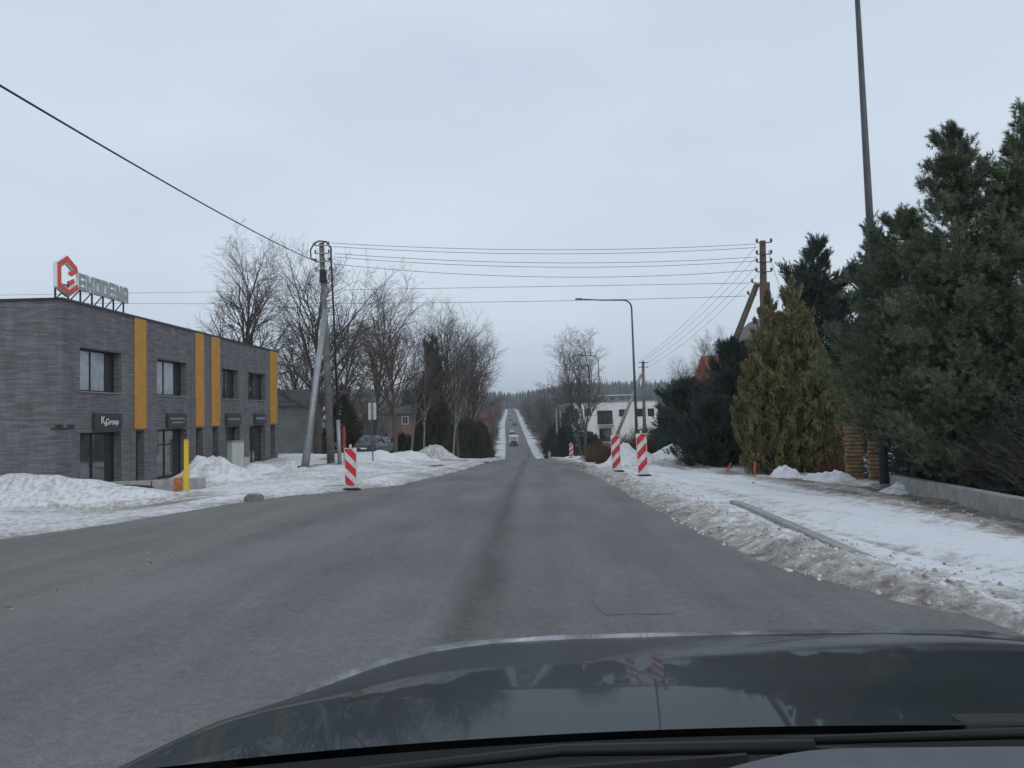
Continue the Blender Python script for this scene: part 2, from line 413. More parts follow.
class MB:
    def __init__(s): s.v = []; s.f = []
    def add(s, vs_, fs_):
        b = len(s.v); s.v.extend(tuple(p) for p in vs_); s.f.extend(tuple(b + i for i in q) for q in fs_); return s
    def box(s, a, b):
        (x0, y0, z0), (x1, y1, z1) = a, b
        x0, x1 = min(x0, x1), max(x0, x1); y0, y1 = min(y0, y1), max(y0, y1); z0, z1 = min(z0, z1), max(z0, z1)
        return s.add([(x0, y0, z0), (x1, y0, z0), (x1, y1, z0), (x0, y1, z0), (x0, y0, z1), (x1, y0, z1), (x1, y1, z1), (x0, y1, z1)],
                     [(0, 3, 2, 1), (4, 5, 6, 7), (0, 1, 5, 4), (1, 2, 6, 5), (2, 3, 7, 6), (3, 0, 4, 7)])
    def bar(s, p, q, w, h=None):
        """rectangular bar from p to q"""
        h = h or w; p = Vector(p); q = Vector(q); d = (q - p).normalized()
        up = Vector((0, 0, 1)) if abs(d.z) < 0.95 else Vector((0, 1, 0))
        a = d.cross(up).normalized() * (w / 2); c = a.cross(d).normalized() * (h / 2)
        P = [e + i * a + j * c for e in (p, q) for i, j in ((-1, -1), (1, -1), (1, 1), (-1, 1))]
        return s.add(P, [(0, 1, 2, 3), (7, 6, 5, 4), (0, 4, 5, 1), (1, 5, 6, 2), (2, 6, 7, 3), (3, 7, 4, 0)])
    def tube(s, pts, rad, n=8, cap=True):
        b = len(s.v); m = len(pts)
        if not hasattr(rad, '__len__'): rad = [rad] * m
        P = [Vector(p) for p in pts]
        a = None
        for i in range(m):
            d = (P[min(i + 1, m - 1)] - P[max(i - 1, 0)])
            d = d.normalized() if d.length > 1e-9 else Vector((0, 0, 1))
            if a is None:
                t = Vector((0, 0, 1)) if abs(d.z) < 0.9 else Vector((1, 0, 0))
                a = d.cross(t).normalized()
            else:
                a = (a - a.dot(d) * d).normalized()
            c = d.cross(a)
            for k in range(n):
                an = 2 * math.pi * k / n
                s.v.append(tuple(P[i] + (a * math.cos(an) + c * math.sin(an)) * rad[i]))
        for i in range(m - 1):
            for k in range(n):
                k2 = (k + 1) % n
                s.f.append((b + i * n + k, b + i * n + k2, b + (i + 1) * n + k2, b + (i + 1) * n + k))
        if cap:
            s.f.append(tuple(b + k for k in range(n - 1, -1, -1))); s.f.append(tuple(b + (m - 1) * n + k for k in range(n)))
        return s
    def prism(s, poly, fn, d0, d1):
        """2-D polygon extruded: fn(u, v, d) -> point"""
        n = len(poly)
        return s.add([fn(u, v, d0) for u, v in poly] + [fn(u, v, d1) for u, v in poly],
                     [tuple(range(n - 1, -1, -1)), tuple(range(n, 2 * n))] + [(i, (i + 1) % n, n + (i + 1) % n, n + i) for i in range(n)])
    def build(s, name, m, parent=None, world=None, smooth=False, uv=False, bevel=0.0):
        off = Vector(world) if world is not None else Vector((0, 0, 0))
        me = bpy.data.meshes.new(name)
        me.from_pydata([(p[0] - off[0], p[1] - off[1], p[2] - off[2]) for p in s.v], [], s.f)
        if smooth:
            me.polygons.foreach_set('use_smooth', [True] * len(me.polygons))
        if uv:
            ul = me.uv_layers.new(name='UVMap')
            for p in me.polygons:
                nx, ny, nz = (abs(c) for c in p.normal)
                for li in p.loop_indices:
                    x, y, z = me.vertices[me.loops[li].vertex_index].co
                    ul.data[li].uv = (y, z) if nx >= ny and nx >= nz else ((x, z) if ny >= nz else (x, y))
        me.update(); me.materials.append(m)
        o = bpy.data.objects.new(name, me); COL.objects.link(o)
        if parent: o.parent = parent
        if bevel:
            md = o.modifiers.new('bevel', 'BEVEL'); md.width = bevel; md.segments = 2
        return o

def link_copy(o, parent, loc=None, rot=None):
    c = o.copy(); COL.objects.link(c); c.parent = parent
    if loc is not None: c.location = loc
    if rot is not None: c.rotation_euler = rot
    return c

# ------------------------------------------------------------------ ground, road, side road
RL, RR = -4.66, 2.6
Ys = np.unique(np.concatenate([np.arange(-150, 0, 6.0), np.arange(0, 60, 1.0), np.arange(60, 260, 2.5), np.arange(260, 800, 8.0), np.arange(800, 2600, 40.0)]))
xs_near = np.concatenate([np.arange(-40, -5, 1.6), [RL - 0.5, RL - 0.1, RL + 0.1, -2, 0, RR - 0.1, RR + 0.1, RR + 0.5], np.arange(4.4, 40, 1.6)])
xs = np.unique(np.concatenate([-np.geomspace(42, 1800, 34), xs_near, np.geomspace(42, 1800, 34)]))
GX, GY = np.meshgrid(xs, Ys)
GXw = GX + cx(GY)
GZ = surf(GXw, GY)
inroad = (GX > RL - 0.2) & (GX < RR + 0.2)
GZ = GZ + np.where(inroad, -0.14, np.where(GY > 112, 0.05, -0.14))
dd = np.where(GX < -1, -(GX - RL), GX - RR)
snow_w = np.where(dd < 0, 0.6, 0.62 - 0.36 * sst(1.2, 4.6, dd) - 0.12 * sst(15, 70, dd))
snow_w = np.where(GY < 112, snow_w * 0.85, snow_w)
def grid_faces(ny, nx):
    i = np.arange(ny - 1)[:, None] * nx + np.arange(nx - 1)[None, :]
    return np.stack([i, i + 1, i + nx + 1, i + nx], -1).reshape(-1, 4)
g = mesh_np('ground', np.stack([GXw, GY, GZ], -1).reshape(-1, 3), grid_faces(len(Ys), len(xs)), M_GROUND, smooth=True, attr={'snow': snow_w})
tag(g, kind='structure')

rx = np.array([RL, -3.4, -2.0, -0.8, 0.4, 1.6, RR])
Yr = Ys[Ys < 900]
RXg, RYg = np.meshgrid(rx, Yr)
RZ = zr(RYg)
r_o = mesh_np('road', np.stack([RXg + cx(RYg), RYg, RZ], -1).reshape(-1, 3), grid_faces(len(Yr), len(rx)), M_ROAD, smooth=True)
tag(r_o, kind='structure')

sx_ = np.concatenate([np.linspace(-60, -12, 20), np.linspace(-11, RL + 0.02, 12)])
sy_ = np.arange(-30, 30.1, 1.0)
SX, SY = np.meshgrid(sx_, sy_)
side = mesh_np('side_road', np.stack([SX, SY, zr(SY) - 0.004 + np.minimum(0, (surf(SX, SY) - zr(SY)))], -1).reshape(-1, 3),
               grid_faces(len(sy_), len(sx_)), M_SIDE, smooth=True)
tag(side, kind='structure')
# apron at the lower right where the asphalt widens
ax_ = np.linspace(RR - 0.02, 7.0, 9); ay_ = np.arange(-30, 9.1, 1.0)
AX, AY = np.meshgrid(ax_, ay_)
apr = mesh_np('road_apron', np.stack([AX, AY, zr(AY) - 0.006], -1).reshape(-1, 3), grid_faces(len(ay_), len(ax_)), M_ROAD, smooth=True)
tag(apr, kind='structure')

# repair patch cut into the carriageway
pc = PY(634, 597, 6.6)
pb = MB()
ring = []
for k in range(14):
    a = 2 * math.pi * k / 14
    rr_ = 1 + 0.06 * math.sin(k * 2.3)
    sq = max(abs(math.cos(a)), abs(math.sin(a)))
    ring.append((pc.x + 0.36 * rr_ * math.cos(a) / sq ** 0.8, 6.6 + 0.42 * rr_ * math.sin(a) / sq ** 0.8))
pb.add([(x, y, float(zr(y)) + 0.003) for x, y in ring], [tuple(range(len(ring)))])
tag(pb.build('road_patch', asphalt_material('patch_asphalt', (0.145, 0.143, 0.143), False)), kind='structure')

# ------------------------------------------------------------------ snow fields
eL = np.array([(-10, -60), (0, -48), (4, -30), (7, -17), (9, -12.5), (11, -10.4), (12.9, -9.3), (15.2, -8.6), (20, -7.57), (23.3, -5.7), (26, -4.6), (33, -4.15), (50, -3.9), (75, -3.6), (95, -3.3), (116, -3.4)])
eR = np.array([(-10, 12), (1, 8.5), (3, 6.0), (4.4, 4.6), (5.65, 3.7), (7.0, 3.03), (8.9, 2.62), (15, 2.5), (27, 2.6), (50, 2.45), (75, 2.2), (116, 2.2)])
Yn = [-8.0]
while Yn[-1] < 114: Yn.append(Yn[-1] + max(0.07 if Yn[-1] > 2 else 0.3, 0.007 * Yn[-1]))
Yn = np.array(Yn)
YnL = Yn[Yn > 5.0]

def kerbX(Y): return np.interp(Y, [3, 8.4, 14.2, 20, 30, 45, 116], [3.15, 3.6, 4.1, 4.25, 4.3, 4.2, 4.0])
WALL = [(7.35, 9.0), (7.55, 11.3), (8.6, 16.4), (9.1, 18.9)]      # low garden wall, (X, Y)
def wallX(Y): return np.interp(Y, [w[1] for w in WALL], [w[0] for w in WALL])

def right_h(X, Y):
    e = np.interp(Y, eR[:, 0], eR[:, 1]) + 0.30 * (fbm(Y * 1.1, Y * 0, 31, 4) - 0.5) + 0.16 * (fbm(Y * 5, X * 5, 32, 3) - 0.5)
    s = X - e
    kx = kerbX(Y)
    lump = fbm(X * 5.0, Y * 5.0, 21, 4); lump2 = fbm(X * 1.3, Y * 1.3, 22, 3)
    ridge = np.clip(s / 0.6, 0, 1) * np.exp(-np.clip(s - 0.5, 0, 9) / 0.8)
    h = np.clip(s, -0.3, 0.25) * 0.22 + ridge * (0.03 + 0.22 * (lump - 0.28) + 0.16 * (lump2 - 0.3))
    path = sst(0.0, 0.35, X - kx)
    hp = 0.10 + 0.17 * (fbm(X * 2.6 + 0.2 * Y, Y * 0.35, 27, 4) - 0.5) + 0.025 * (lump - 0.5)
    hp = hp + 0.10 * np.exp(-((X - kx - 2.9 - 0.4 * (fbm(Y * 0.3, 0 * Y, 24, 2) - 0.5)) / 0.35) ** 2) * (lump2 - 0.15)
    hp = hp - 0.055 * np.exp(-((X - wallX(Y) + 0.45) / 0.5) ** 2) * (Y < 22)
    far = sst(24, 34, Y)
    hp = hp + far * (0.16 * (lump2 - 0.35) + 0.05)
    kz = np.exp(-((X - kx) / 0.16) ** 2) * sst(7.6, 8.6, Y) * (1 - sst(15, 17, Y))
    h = h * (1 - path) + hp * path
    h = h * (1 - kz) + 0.06 * kz
    dirt = 0.44 * np.clip(1 - (s - 0.2) / 1.6, 0, 1) * (1 - 0.7 * path) + 0.12 + 0.5 * (fbm(X * 3.2, Y * 3.2, 29, 3) - .5)
    dirt = dirt + 0.30 * np.exp(-((X - kx - 2.9) / 0.40) ** 2) * (Y < 28)
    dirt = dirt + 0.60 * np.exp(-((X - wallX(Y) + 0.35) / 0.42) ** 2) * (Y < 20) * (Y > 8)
    dirt = dirt + 0.40 * np.exp(-np.clip(s, 0, 9) / 0.25) * 0.5
    dirt = dirt - 0.16 * path * (np.abs(X - kx - 1.4) < 1.1)
    dirt = dirt + 0.35 * far * (vnoise(X * 0.8, Y * 0.35, 9) > 0.62)
    trk = fbm(X * 2.6 + 0.2 * Y, Y * 0.22, 27, 4)
    dirt = dirt + path * (0.12 + 1.0 * (trk - 0.5) + 0.30 * sst(kx + 2.2, kx + 3.6, X))
    return h, np.clip(dirt, 0, 1)

def left_h(X, Y):
    e = np.interp(Y, eL[:, 0], eL[:, 1]) + 0.5 * (fbm(Y * 0.8, Y * 0, 41, 4) - 0.5) + 0.25 * (fbm(X * 3, Y * 3, 42, 3) - 0.5)
    s = e - X
    lump = fbm(X * 2.6, Y * 2.6, 43, 4); big = fbm(X * 0.45, Y * 0.45, 44, 3)
    h = np.clip(s, -0.3, 0.3) * 0.16 + np.clip(s, 0, 1) * (0.03 + 0.10 * (lump - 0.35)) + np.clip(s / 3, 0, 1) * 0.28 * (big - 0.30)
    h = h + 0.10 * np.exp(-((s - 0.9) / 0.5) ** 2) * sst(20, 28, Y)
    berm = np.exp(-((s - 5.5 - 1.5 * (fbm(Y * .15, 0 * Y, 47, 2) - .5)) / 1.9) ** 2) * sst(24, 30, Y) * (1 - sst(74, 84, Y))
    h = h + berm * (0.10 + 0.62 * np.clip(fbm(X * .55, Y * .40, 48, 4) - .36, 0, 1)) + 0.05 * np.clip(s / 2, 0, 1) * (fbm(X * 5, Y * 5, 49, 3) - .5)
    h = h + 0.035 * np.clip(s, 0, 1) * np.sin(s * 5 + 2 * fbm(X * .3, Y * .3, 50, 2)) * np.exp(-np.clip(s - 1, 0, 9) / 2.0)
    dirt = 0.23 + 0.30 * np.exp(-np.clip(s, 0, 9) / 0.35) + 0.55 * (fbm(X * .7, Y * .7, 51, 4) - .45)
    c = PATCHC
    dirt = dirt + 0.55 * np.exp(-(((X - c.x) / 2.3) ** 2 + ((Y - c.y) / 0.9) ** 2))
    dirt = dirt + 0.55 * np.exp(-(((X - POLEC.x) / 1.0) ** 2 + ((Y - POLEC.y + 1.5) / 3.0) ** 2))
    dirt = dirt + 0.30 * np.exp(-((s - 1.7) / 0.4) ** 2) * sst(22, 30, Y)
    dirt = dirt + 0.22 * np.exp(-((s - 0.5) / 0.3) ** 2) * sst(26, 32, Y)
    return h, np.clip(dirt, 0, 1)

PATCHC = place(150, 21.5)
POLEC = place(331, 39.5)

def field(name, Yv, sv, sgn, edge, hf, cover):
    S, Yg = np.meshgrid(sv, Yv)
    X = np.interp(Yg, edge[:, 0], edge[:, 1]) + sgn * S
    h, dirt = hf(X, Yg)
    base = surf(X, Yg)
    V = np.stack([X, Yg, base + h], -1).reshape(-1, 3)
    Fc = grid_faces(len(Yv), len(sv))
    if sgn < 0: Fc = Fc[:, ::-1]
    o = mesh_np(name, V, Fc, SNOW, smooth=True, attr={'dirt': dirt})
    tag(o, cover, 'snow', kind='stuff')
    return o

svR = np.concatenate([np.arange(-0.5, 2.4, 0.06), np.arange(2.4, 8, 0.11), np.arange(8, 26, 0.6)])
svL = np.concatenate([np.arange(-0.6, 2.0, 0.08), np.arange(2.0, 10, 0.16), np.arange(10, 34, 0.45)])
field('roadside_snow', Yn, svR, 1, eR, right_h, 'trodden snow and grimy ploughed ridge along the kerbed path')
field('verge_snow', YnL, svL, -1, eL, left_h, 'wet snow covering the verge before the grey brick building')

def snowtop(X, Y):
    f = right_h if X > 0 else left_h
    return sf(X, Y) + float(f(np.array(X), np.array(Y))[0])

def gplace(px, Y):
    p = place(px, Y); p.z = max(p.z, snowtop(p.x, p.y)) if 4 < Y < 112 else p.z
    return p

# loose frozen crumbs thrown up by the plough
rng = np.random.default_rng(4)
def lumps(name, n, xy, size, mtl, label, dlo, dhi):
    ph = (1 + 5 ** .5) / 2
    base = np.array([(-1, ph, 0), (1, ph, 0), (-1, -ph, 0), (1, -ph, 0), (0, -1, ph), (0, 1, ph), (0, -1, -ph), (0, 1, -ph), (ph, 0, -1), (ph, 0, 1), (-ph, 0, -1), (-ph, 0, 1)]) / 1.9
    tri = np.array([(0, 11, 5), (0, 5, 1), (0, 1, 7), (0, 7, 10), (0, 10, 11), (1, 5, 9), (5, 11, 4), (11, 10, 2), (10, 7, 6), (7, 1, 8), (3, 9, 4), (3, 4, 2), (3, 2, 6), (3, 6, 8), (3, 8, 9), (4, 9, 5), (2, 4, 11), (6, 2, 10), (8, 6, 7), (9, 8, 1)])
    V = base[None] * size[:, None, None] * rng.uniform(0.65, 1.25, (n, 12, 1)) * rng.uniform(0.6, 1.3, (n, 1, 3))
    V = V + xy[:, None, :]
    Fc = tri[None] + (np.arange(n) * 12)[:, None, None]
    d = np.repeat(rng.uniform(dlo, dhi, n), 12)
    o = mesh_np(name, V.reshape(-1, 3), Fc.reshape(-1, 3), mtl, smooth=True, attr={'dirt': d})
    return tag(o, label, 'snow', kind='stuff')
n = 4200
yy = 4.5 + 40 * rng.random(n) ** 1.8
ee = np.interp(yy, eR[:, 0], eR[:, 1])
xx = ee + rng.normal(0.55, 0.42, n)
far_ = rng.random(n) < 0.1
xx = np.where(far_, kerbX(yy) + rng.normal(2.9, 0.35, n), xx)
xx = np.maximum(xx, ee + 0.02 - 0.10 * rng.random(n))
hh = np.maximum(right_h(xx, yy)[0], 0)
lumps('snow_crumbs', n, np.stack([xx, yy, surf(xx, yy) + hh], -1), 0.006 + 0.034 * rng.random(n) ** 4, SNOW,
      'loose frozen snow crumbs along the ploughed ridge by the kerb', 0.1, 0.75)

n = 260
yy = 4.5 + 17 * rng.random(n) ** 1.3
xx = -4.86 + rng.normal(0, .09, n) - .10 * rng.random(n) * (rng.random(n) < .3) * 6
lumps('joint_grit', n, np.stack([xx, yy, zr(yy)], -1), 0.006 + 0.014 * rng.random(n) ** 3, SNOW, 'gritty ice crumbs along the joint of the side road', 0.55, 1.0)
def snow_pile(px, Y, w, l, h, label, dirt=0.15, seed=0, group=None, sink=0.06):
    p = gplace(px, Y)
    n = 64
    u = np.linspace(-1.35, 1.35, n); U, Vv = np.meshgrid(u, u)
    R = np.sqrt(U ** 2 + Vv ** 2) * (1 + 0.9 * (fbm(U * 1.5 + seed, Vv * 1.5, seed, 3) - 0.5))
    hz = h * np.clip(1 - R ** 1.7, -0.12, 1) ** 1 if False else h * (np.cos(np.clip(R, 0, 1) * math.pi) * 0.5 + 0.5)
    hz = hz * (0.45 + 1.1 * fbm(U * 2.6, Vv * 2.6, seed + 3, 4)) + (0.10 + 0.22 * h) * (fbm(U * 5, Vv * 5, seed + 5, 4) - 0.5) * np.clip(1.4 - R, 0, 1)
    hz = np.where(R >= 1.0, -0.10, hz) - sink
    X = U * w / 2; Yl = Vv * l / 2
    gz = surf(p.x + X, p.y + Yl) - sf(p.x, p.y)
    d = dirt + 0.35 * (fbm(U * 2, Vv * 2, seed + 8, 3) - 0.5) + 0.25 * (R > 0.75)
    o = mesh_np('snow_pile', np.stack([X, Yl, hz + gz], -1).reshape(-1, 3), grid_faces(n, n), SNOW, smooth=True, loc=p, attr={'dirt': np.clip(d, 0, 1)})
    return tag(o, label, 'snow pile', group)

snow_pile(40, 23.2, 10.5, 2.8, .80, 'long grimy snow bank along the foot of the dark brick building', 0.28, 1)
snow_pile(216, 29.5, 4.2, 3.2, 1.15, 'tall pointed snow pile behind the yellow marker post', 0.16, 2)
snow_pile(260, 34, 3.6, 2.6, 0.55, 'rounded snow pile between the pale cabinet and the leaning steel strut', 0.12, 3)
snow_pile(292, 38, 3.4, 2.2, 0.4, 'low snow heap at the foot of the concrete pole and its strut', 0.15, 14)
snow_pile(384, 47, 5.4, 3.2, .5, 'wide snow heap between the blank sign and the parked car', 0.12, 4)
snow_pile(412, 56, 5.4, 3.0, .6, 'snow heap directly beside the right side of the parked car', 0.12, 15)
snow_pile(438, 64, 6.5, 3.4, 1.15, 'grimy brownish snow heap with sand beside the bare trees', 0.36, 5)
snow_pile(628, 37, 3.2, 2.2, 0.95, 'rounded snow heap between the two large striped panels', 0.12, 6)
snow_pile(672, 38, 3.4, 2.2, 0.6, 'snow heap at the foot of the dark pine shrubs', 0.14, 7)
snow_pile(783, 23.5, 1.5, 1.6, 0.40, 'small snow heap by the orange stake below the golden thuja', 0.05, 8)
snow_pile(830, 22.0, 1.7, 1.5, 0.36, 'small clean snow heap before the layered stone gate pillar', 0.05, 9)
snow_pile(905, 17.9, 1.8, 1.2, 0.22, 'thin remnant of snow beside the lamp post footing', 0.05, 10)

# ------------------------------------------------------------------ kerbs and low wall
def kerb(name, pts, label, top, gap=0.012, w=0.16):
    root = empty(name, (pts[0][0], pts[0][1], sf(*pts[0])), 0, label, 'kerb')
    o0 = root.location.copy()
    for i in range(len(pts) - 1):
        a = Vector((*pts[i], float(zr(pts[i][1])) + top(pts[i][1]))); b = Vector((*pts[i + 1], float(zr(pts[i + 1][1])) + top(pts[i + 1][1])))
        d = (b - a).normalized() * gap
        m = MB().bar(a + d - Vector((0, 0, 0.11)), b - d - Vector((0, 0, 0.11)), w, 0.22)
        m.build('kerb_stone', M_CONC, root, world=o0, bevel=0.012)
    return root
ky = np.arange(7.4, 16.0, 1.0)
kerb('path_kerb', [(float(kerbX(y)), float(y)) for y in ky], 'grey concrete kerb stones between ploughed ridge and snowy path', lambda y: 0.135)
ky = np.arange(23.5, 62, 1.0)
kerb('verge_kerb', [(float(np.interp(y, eL[:, 0], eL[:, 1])) - 1.0, float(y)) for y in ky], 'half buried kerb stones along the verge by the parked car', lambda y: 0.13)

root = empty('low_garden_wall', (WALL[0][0], WALL[0][1], sf(*WALL[0])), 0, 'low grey concrete garden wall below the dark shrubs and pines', 'wall')
for i in range(len(WALL) - 1):
    for j in range(2):
        a0 = Vector((*WALL[i], 0)).lerp(Vector((*WALL[i + 1], 0)), j / 2); b0 = Vector((*WALL[i], 0)).lerp(Vector((*WALL[i + 1], 0)), (j + 1) / 2)
        a0.z = float(zr(a0.y)) + 0.14; b0.z = float(zr(b0.y)) + 0.14
        d = (b0 - a0).normalized() * 0.008
        MB().bar(a0 + d, b0 - d, 0.22, 0.50).build('wall_block', M_CONC, root, world=root.location, bevel=0.012)

# ------------------------------------------------------------------ brick commercial building
WZ0 = -1.2
cpt = PY(62, 424.6, 25.4)
XF = cpt.x
def fz(px, py): return PX(px, py, XF).z
def fy(px, py=424): return PX(px, py, XF).y
Y0, Y1 = fy(62, 380), fy(277.5, 390)
ROOFZ = PX(62, 300, XF).z
bl = empty('brick_building', (XF, Y0, WZ0), 0, 'two storey dark grey brick commercial building with ochre panels and rooftop lettering', 'building')
OB = bl.location.copy()
DEPTH = 13.0
def wtop(px, py): return PX(px, py, XF).z
ztU, zbU = wtop(80, 347), wtop(80, 391)
ztL, zbL = wtop(80, 433), WZ0 + 0.12
ups = [(80, 121.5, 0), (157, 187, 0), (222, 238.5, 0), (248, 265.5, 0)]
lows = [(80, 121.5, 0), (157, 187, 0), (226, 240, 0), (249.5, 265.5, 0)]
slots = [(136, 144.5), (196, 203), (212.5, 218.5), (270.5, 275.5)]
openings = []   # y0, y1, z0, z1, kind
for a, b_, _ in ups: openings.append((fy(a, 370), fy(b_, 370), zbU, ztU, 'window'))
for a, b_, _ in lows: openings.append((fy(a, 450), fy(b_, 450), zbL, ztL, 'shopfront'))
for a, b_ in slots: openings.append((fy(a, 450), fy(b_, 450), WZ0 + 0.12, ztL, 'door'))
ybr = sorted({Y0, Y1} | {o[0] for o in openings} | {o[1] for o in openings})
zbr = sorted({WZ0 - 0.6, ROOFZ} | {o[2] for o in openings} | {o[3] for o in openings})
fw = MB()
for i in range(len(ybr) - 1):
    for j in range(len(zbr) - 1):
        yc, zc = (ybr[i] + ybr[i + 1]) / 2, (zbr[j] + zbr[j + 1]) / 2
        if any(o[0] < yc < o[1] and o[2] < zc < o[3] for o in openings): continue
        fw.add([(XF, ybr[i], zbr[j]), (XF, ybr[i + 1], zbr[j]), (XF, ybr[i + 1], zbr[j + 1]), (XF, ybr[i], zbr[j + 1])], [(0, 1, 2, 3)])
REC = 0.38
for (a, b_, c, d, k) in openings:
    P = [(XF, a, c), (XF, b_, c), (XF, b_, d), (XF, a, d)]
    Q = [(XF - REC, y, z) for _, y, z in P]
    for i in range(4):
        j = (i + 1) % 4
        fw.add([P[i], Q[i], Q[j], P[j]], [(0, 1, 2, 3)])
fw.build('front_wall', M_BRICK, bl, world=OB, uv=True)
sw = MB().add([(XF, Y0, WZ0 - .6), (XF, Y0, ROOFZ), (XF - DEPTH, Y0, ROOFZ), (XF - DEPTH, Y0, WZ0 - .6)], [(0, 1, 2, 3)])
sw.build('side_wall', M_BRICK, bl, world=OB, uv=True)
MB().add([(XF, Y1, WZ0 - .6), (XF - DEPTH, Y1, WZ0 - .6), (XF - DEPTH, Y1, ROOFZ), (XF, Y1, ROOFZ)], [(0, 1, 2, 3)]).build('far_wall', M_BRICK, bl, world=OB, uv=True)
MB().add([(XF - DEPTH, Y0, WZ0 - .6), (XF - DEPTH, Y0, ROOFZ), (XF - DEPTH, Y1, ROOFZ), (XF - DEPTH, Y1, WZ0 - .6)], [(0, 1, 2, 3)]).build('back_wall', M_BRICK, bl, world=OB, uv=True)
cp = MB()
cp.box((XF - DEPTH - .04, Y0 - .05, ROOFZ + .003), (XF + .05, Y0 + .3, ROOFZ + .09)); cp.box((XF - .3, Y0 + .303, ROOFZ + .003), (XF + .05, Y1 + .05, ROOFZ + .09))
cp.build('roof_coping', M_FRAME, bl, world=OB)
MB().box((XF - DEPTH + .02, Y0 + .31, ROOFZ - .30), (XF - .32, Y1 - .02, ROOFZ - .2)).build('flat_roof', M_ROOFD, bl, world=OB)
for idx, (a, b_, c, d, k) in enumerate(openings):
    xg = XF - REC + 0.03
    fr = MB(); t = 0.07
    fr.box((xg - .05, a + .003, c + .003), (xg + .04, a + t, d - .003)); fr.box((xg - .05, b_ - t, c + .003), (xg + .04, b_ - .003, d - .003))
    fr.box((xg - .05, a + t + .001, c + .003), (xg + .04, b_ - t - .001, c + t)); fr.box((xg - .05, a + t + .001, d - t), (xg + .04, b_ - t - .001, d - .003))
    part = fr.build('window' if k != 'door' else 'door', M_FRAME, bl, world=OB)
    ya, yb, za, zb_ = a + t, b_ - t, c + t, d - t
    if k == 'window':
        splits = [ya, ya + (yb - ya) * 0.42, ya + (yb - ya) * 0.80, yb] if idx < 2 else [ya, ya + (yb - ya) * 0.5, yb]
        for q in range(len(splits) - 1):
            m_ = M_BLIND if q < len(splits) - 2 and idx < 2 else M_GLASS
            MB().box((xg - .02, splits[q] + .02, za + .002), (xg, splits[q + 1] - .02, zb_ - .002)).build('pane', m_, part, world=OB)
            if q: MB().box((xg - .03, splits[q] - .03, za + .001), (xg + .035, splits[q] + .03, zb_ - .001)).build('mullion', M_FRAME, part, world=OB)
        MB().box((XF - REC + .075, a - .03, c - .045), (XF + .05, b_ + .03, c - .003)).build('sill', M_STEEL, part, world=OB)
    elif k == 'shopfront':
        ym = ya + (yb - ya) * 0.46; zt = za + (zb_ - za) * 0.70
        for (u0, u1, v0, v1) in ((ya, ym, za, zt), (ym, yb, za, zt), (ya, ym, zt, zb_), (ym, yb, zt, zb_)):
            MB().box((xg - .02, u0 + .02, v0 + .02), (xg, u1 - .02, v1 - .02)).build('pane', M_GLASS, part, world=OB)
        MB().box((xg - .03, ym - .035, za), (xg + .036, ym + .035, zb_)).build('mullion', M_FRAME, part, world=OB)
        MB().box((xg - .03, ya + .001, zt - .03), (xg + .033, ym - .036, zt + .03)).box((xg - .03, ym + .036, zt - .03), (xg + .033, yb - .001, zt + .03)).build('transom', M_FRAME, part, world=OB)
    else:
        MB().box((xg - .03, ya + .003, za + .003), (xg + .0, yb - .003, zb_ - .003)).build('door_leaf', M_SIGN, part, world=OB)
        MB().bar((xg + .05, yb - .12, za + .9), (xg + .05, yb - .12, za + 1.3), .03).build('handle', M_STEEL, part, world=OB)
for a, b_ in ((134, 145.5), (195, 203.5), (211, 219.5), (269.5, 276.5)):
    ya, yb = fy(a, 380), fy(b_, 380)
    MB().box((XF + .004, ya, wtop(134, 429)), (XF + .045, yb, ROOFZ - .003)).build('ochre_panel', M_ORANGE, bl, world=OB, bevel=.01)
for px_ in (59, 71):
    q = PY(px_, 426, Y0 - 0.15)
    MB().box((q.x - .05, Y0 - .28, q.z - .05), (q.x + .05, Y0 - .003, q.z + .05)).box((q.x - .16, Y0 - .34, q.z - .12), (q.x + .16, Y0 - .20, q.z - .055)).build('wall_lamp', M_FRAME, bl, world=OB)

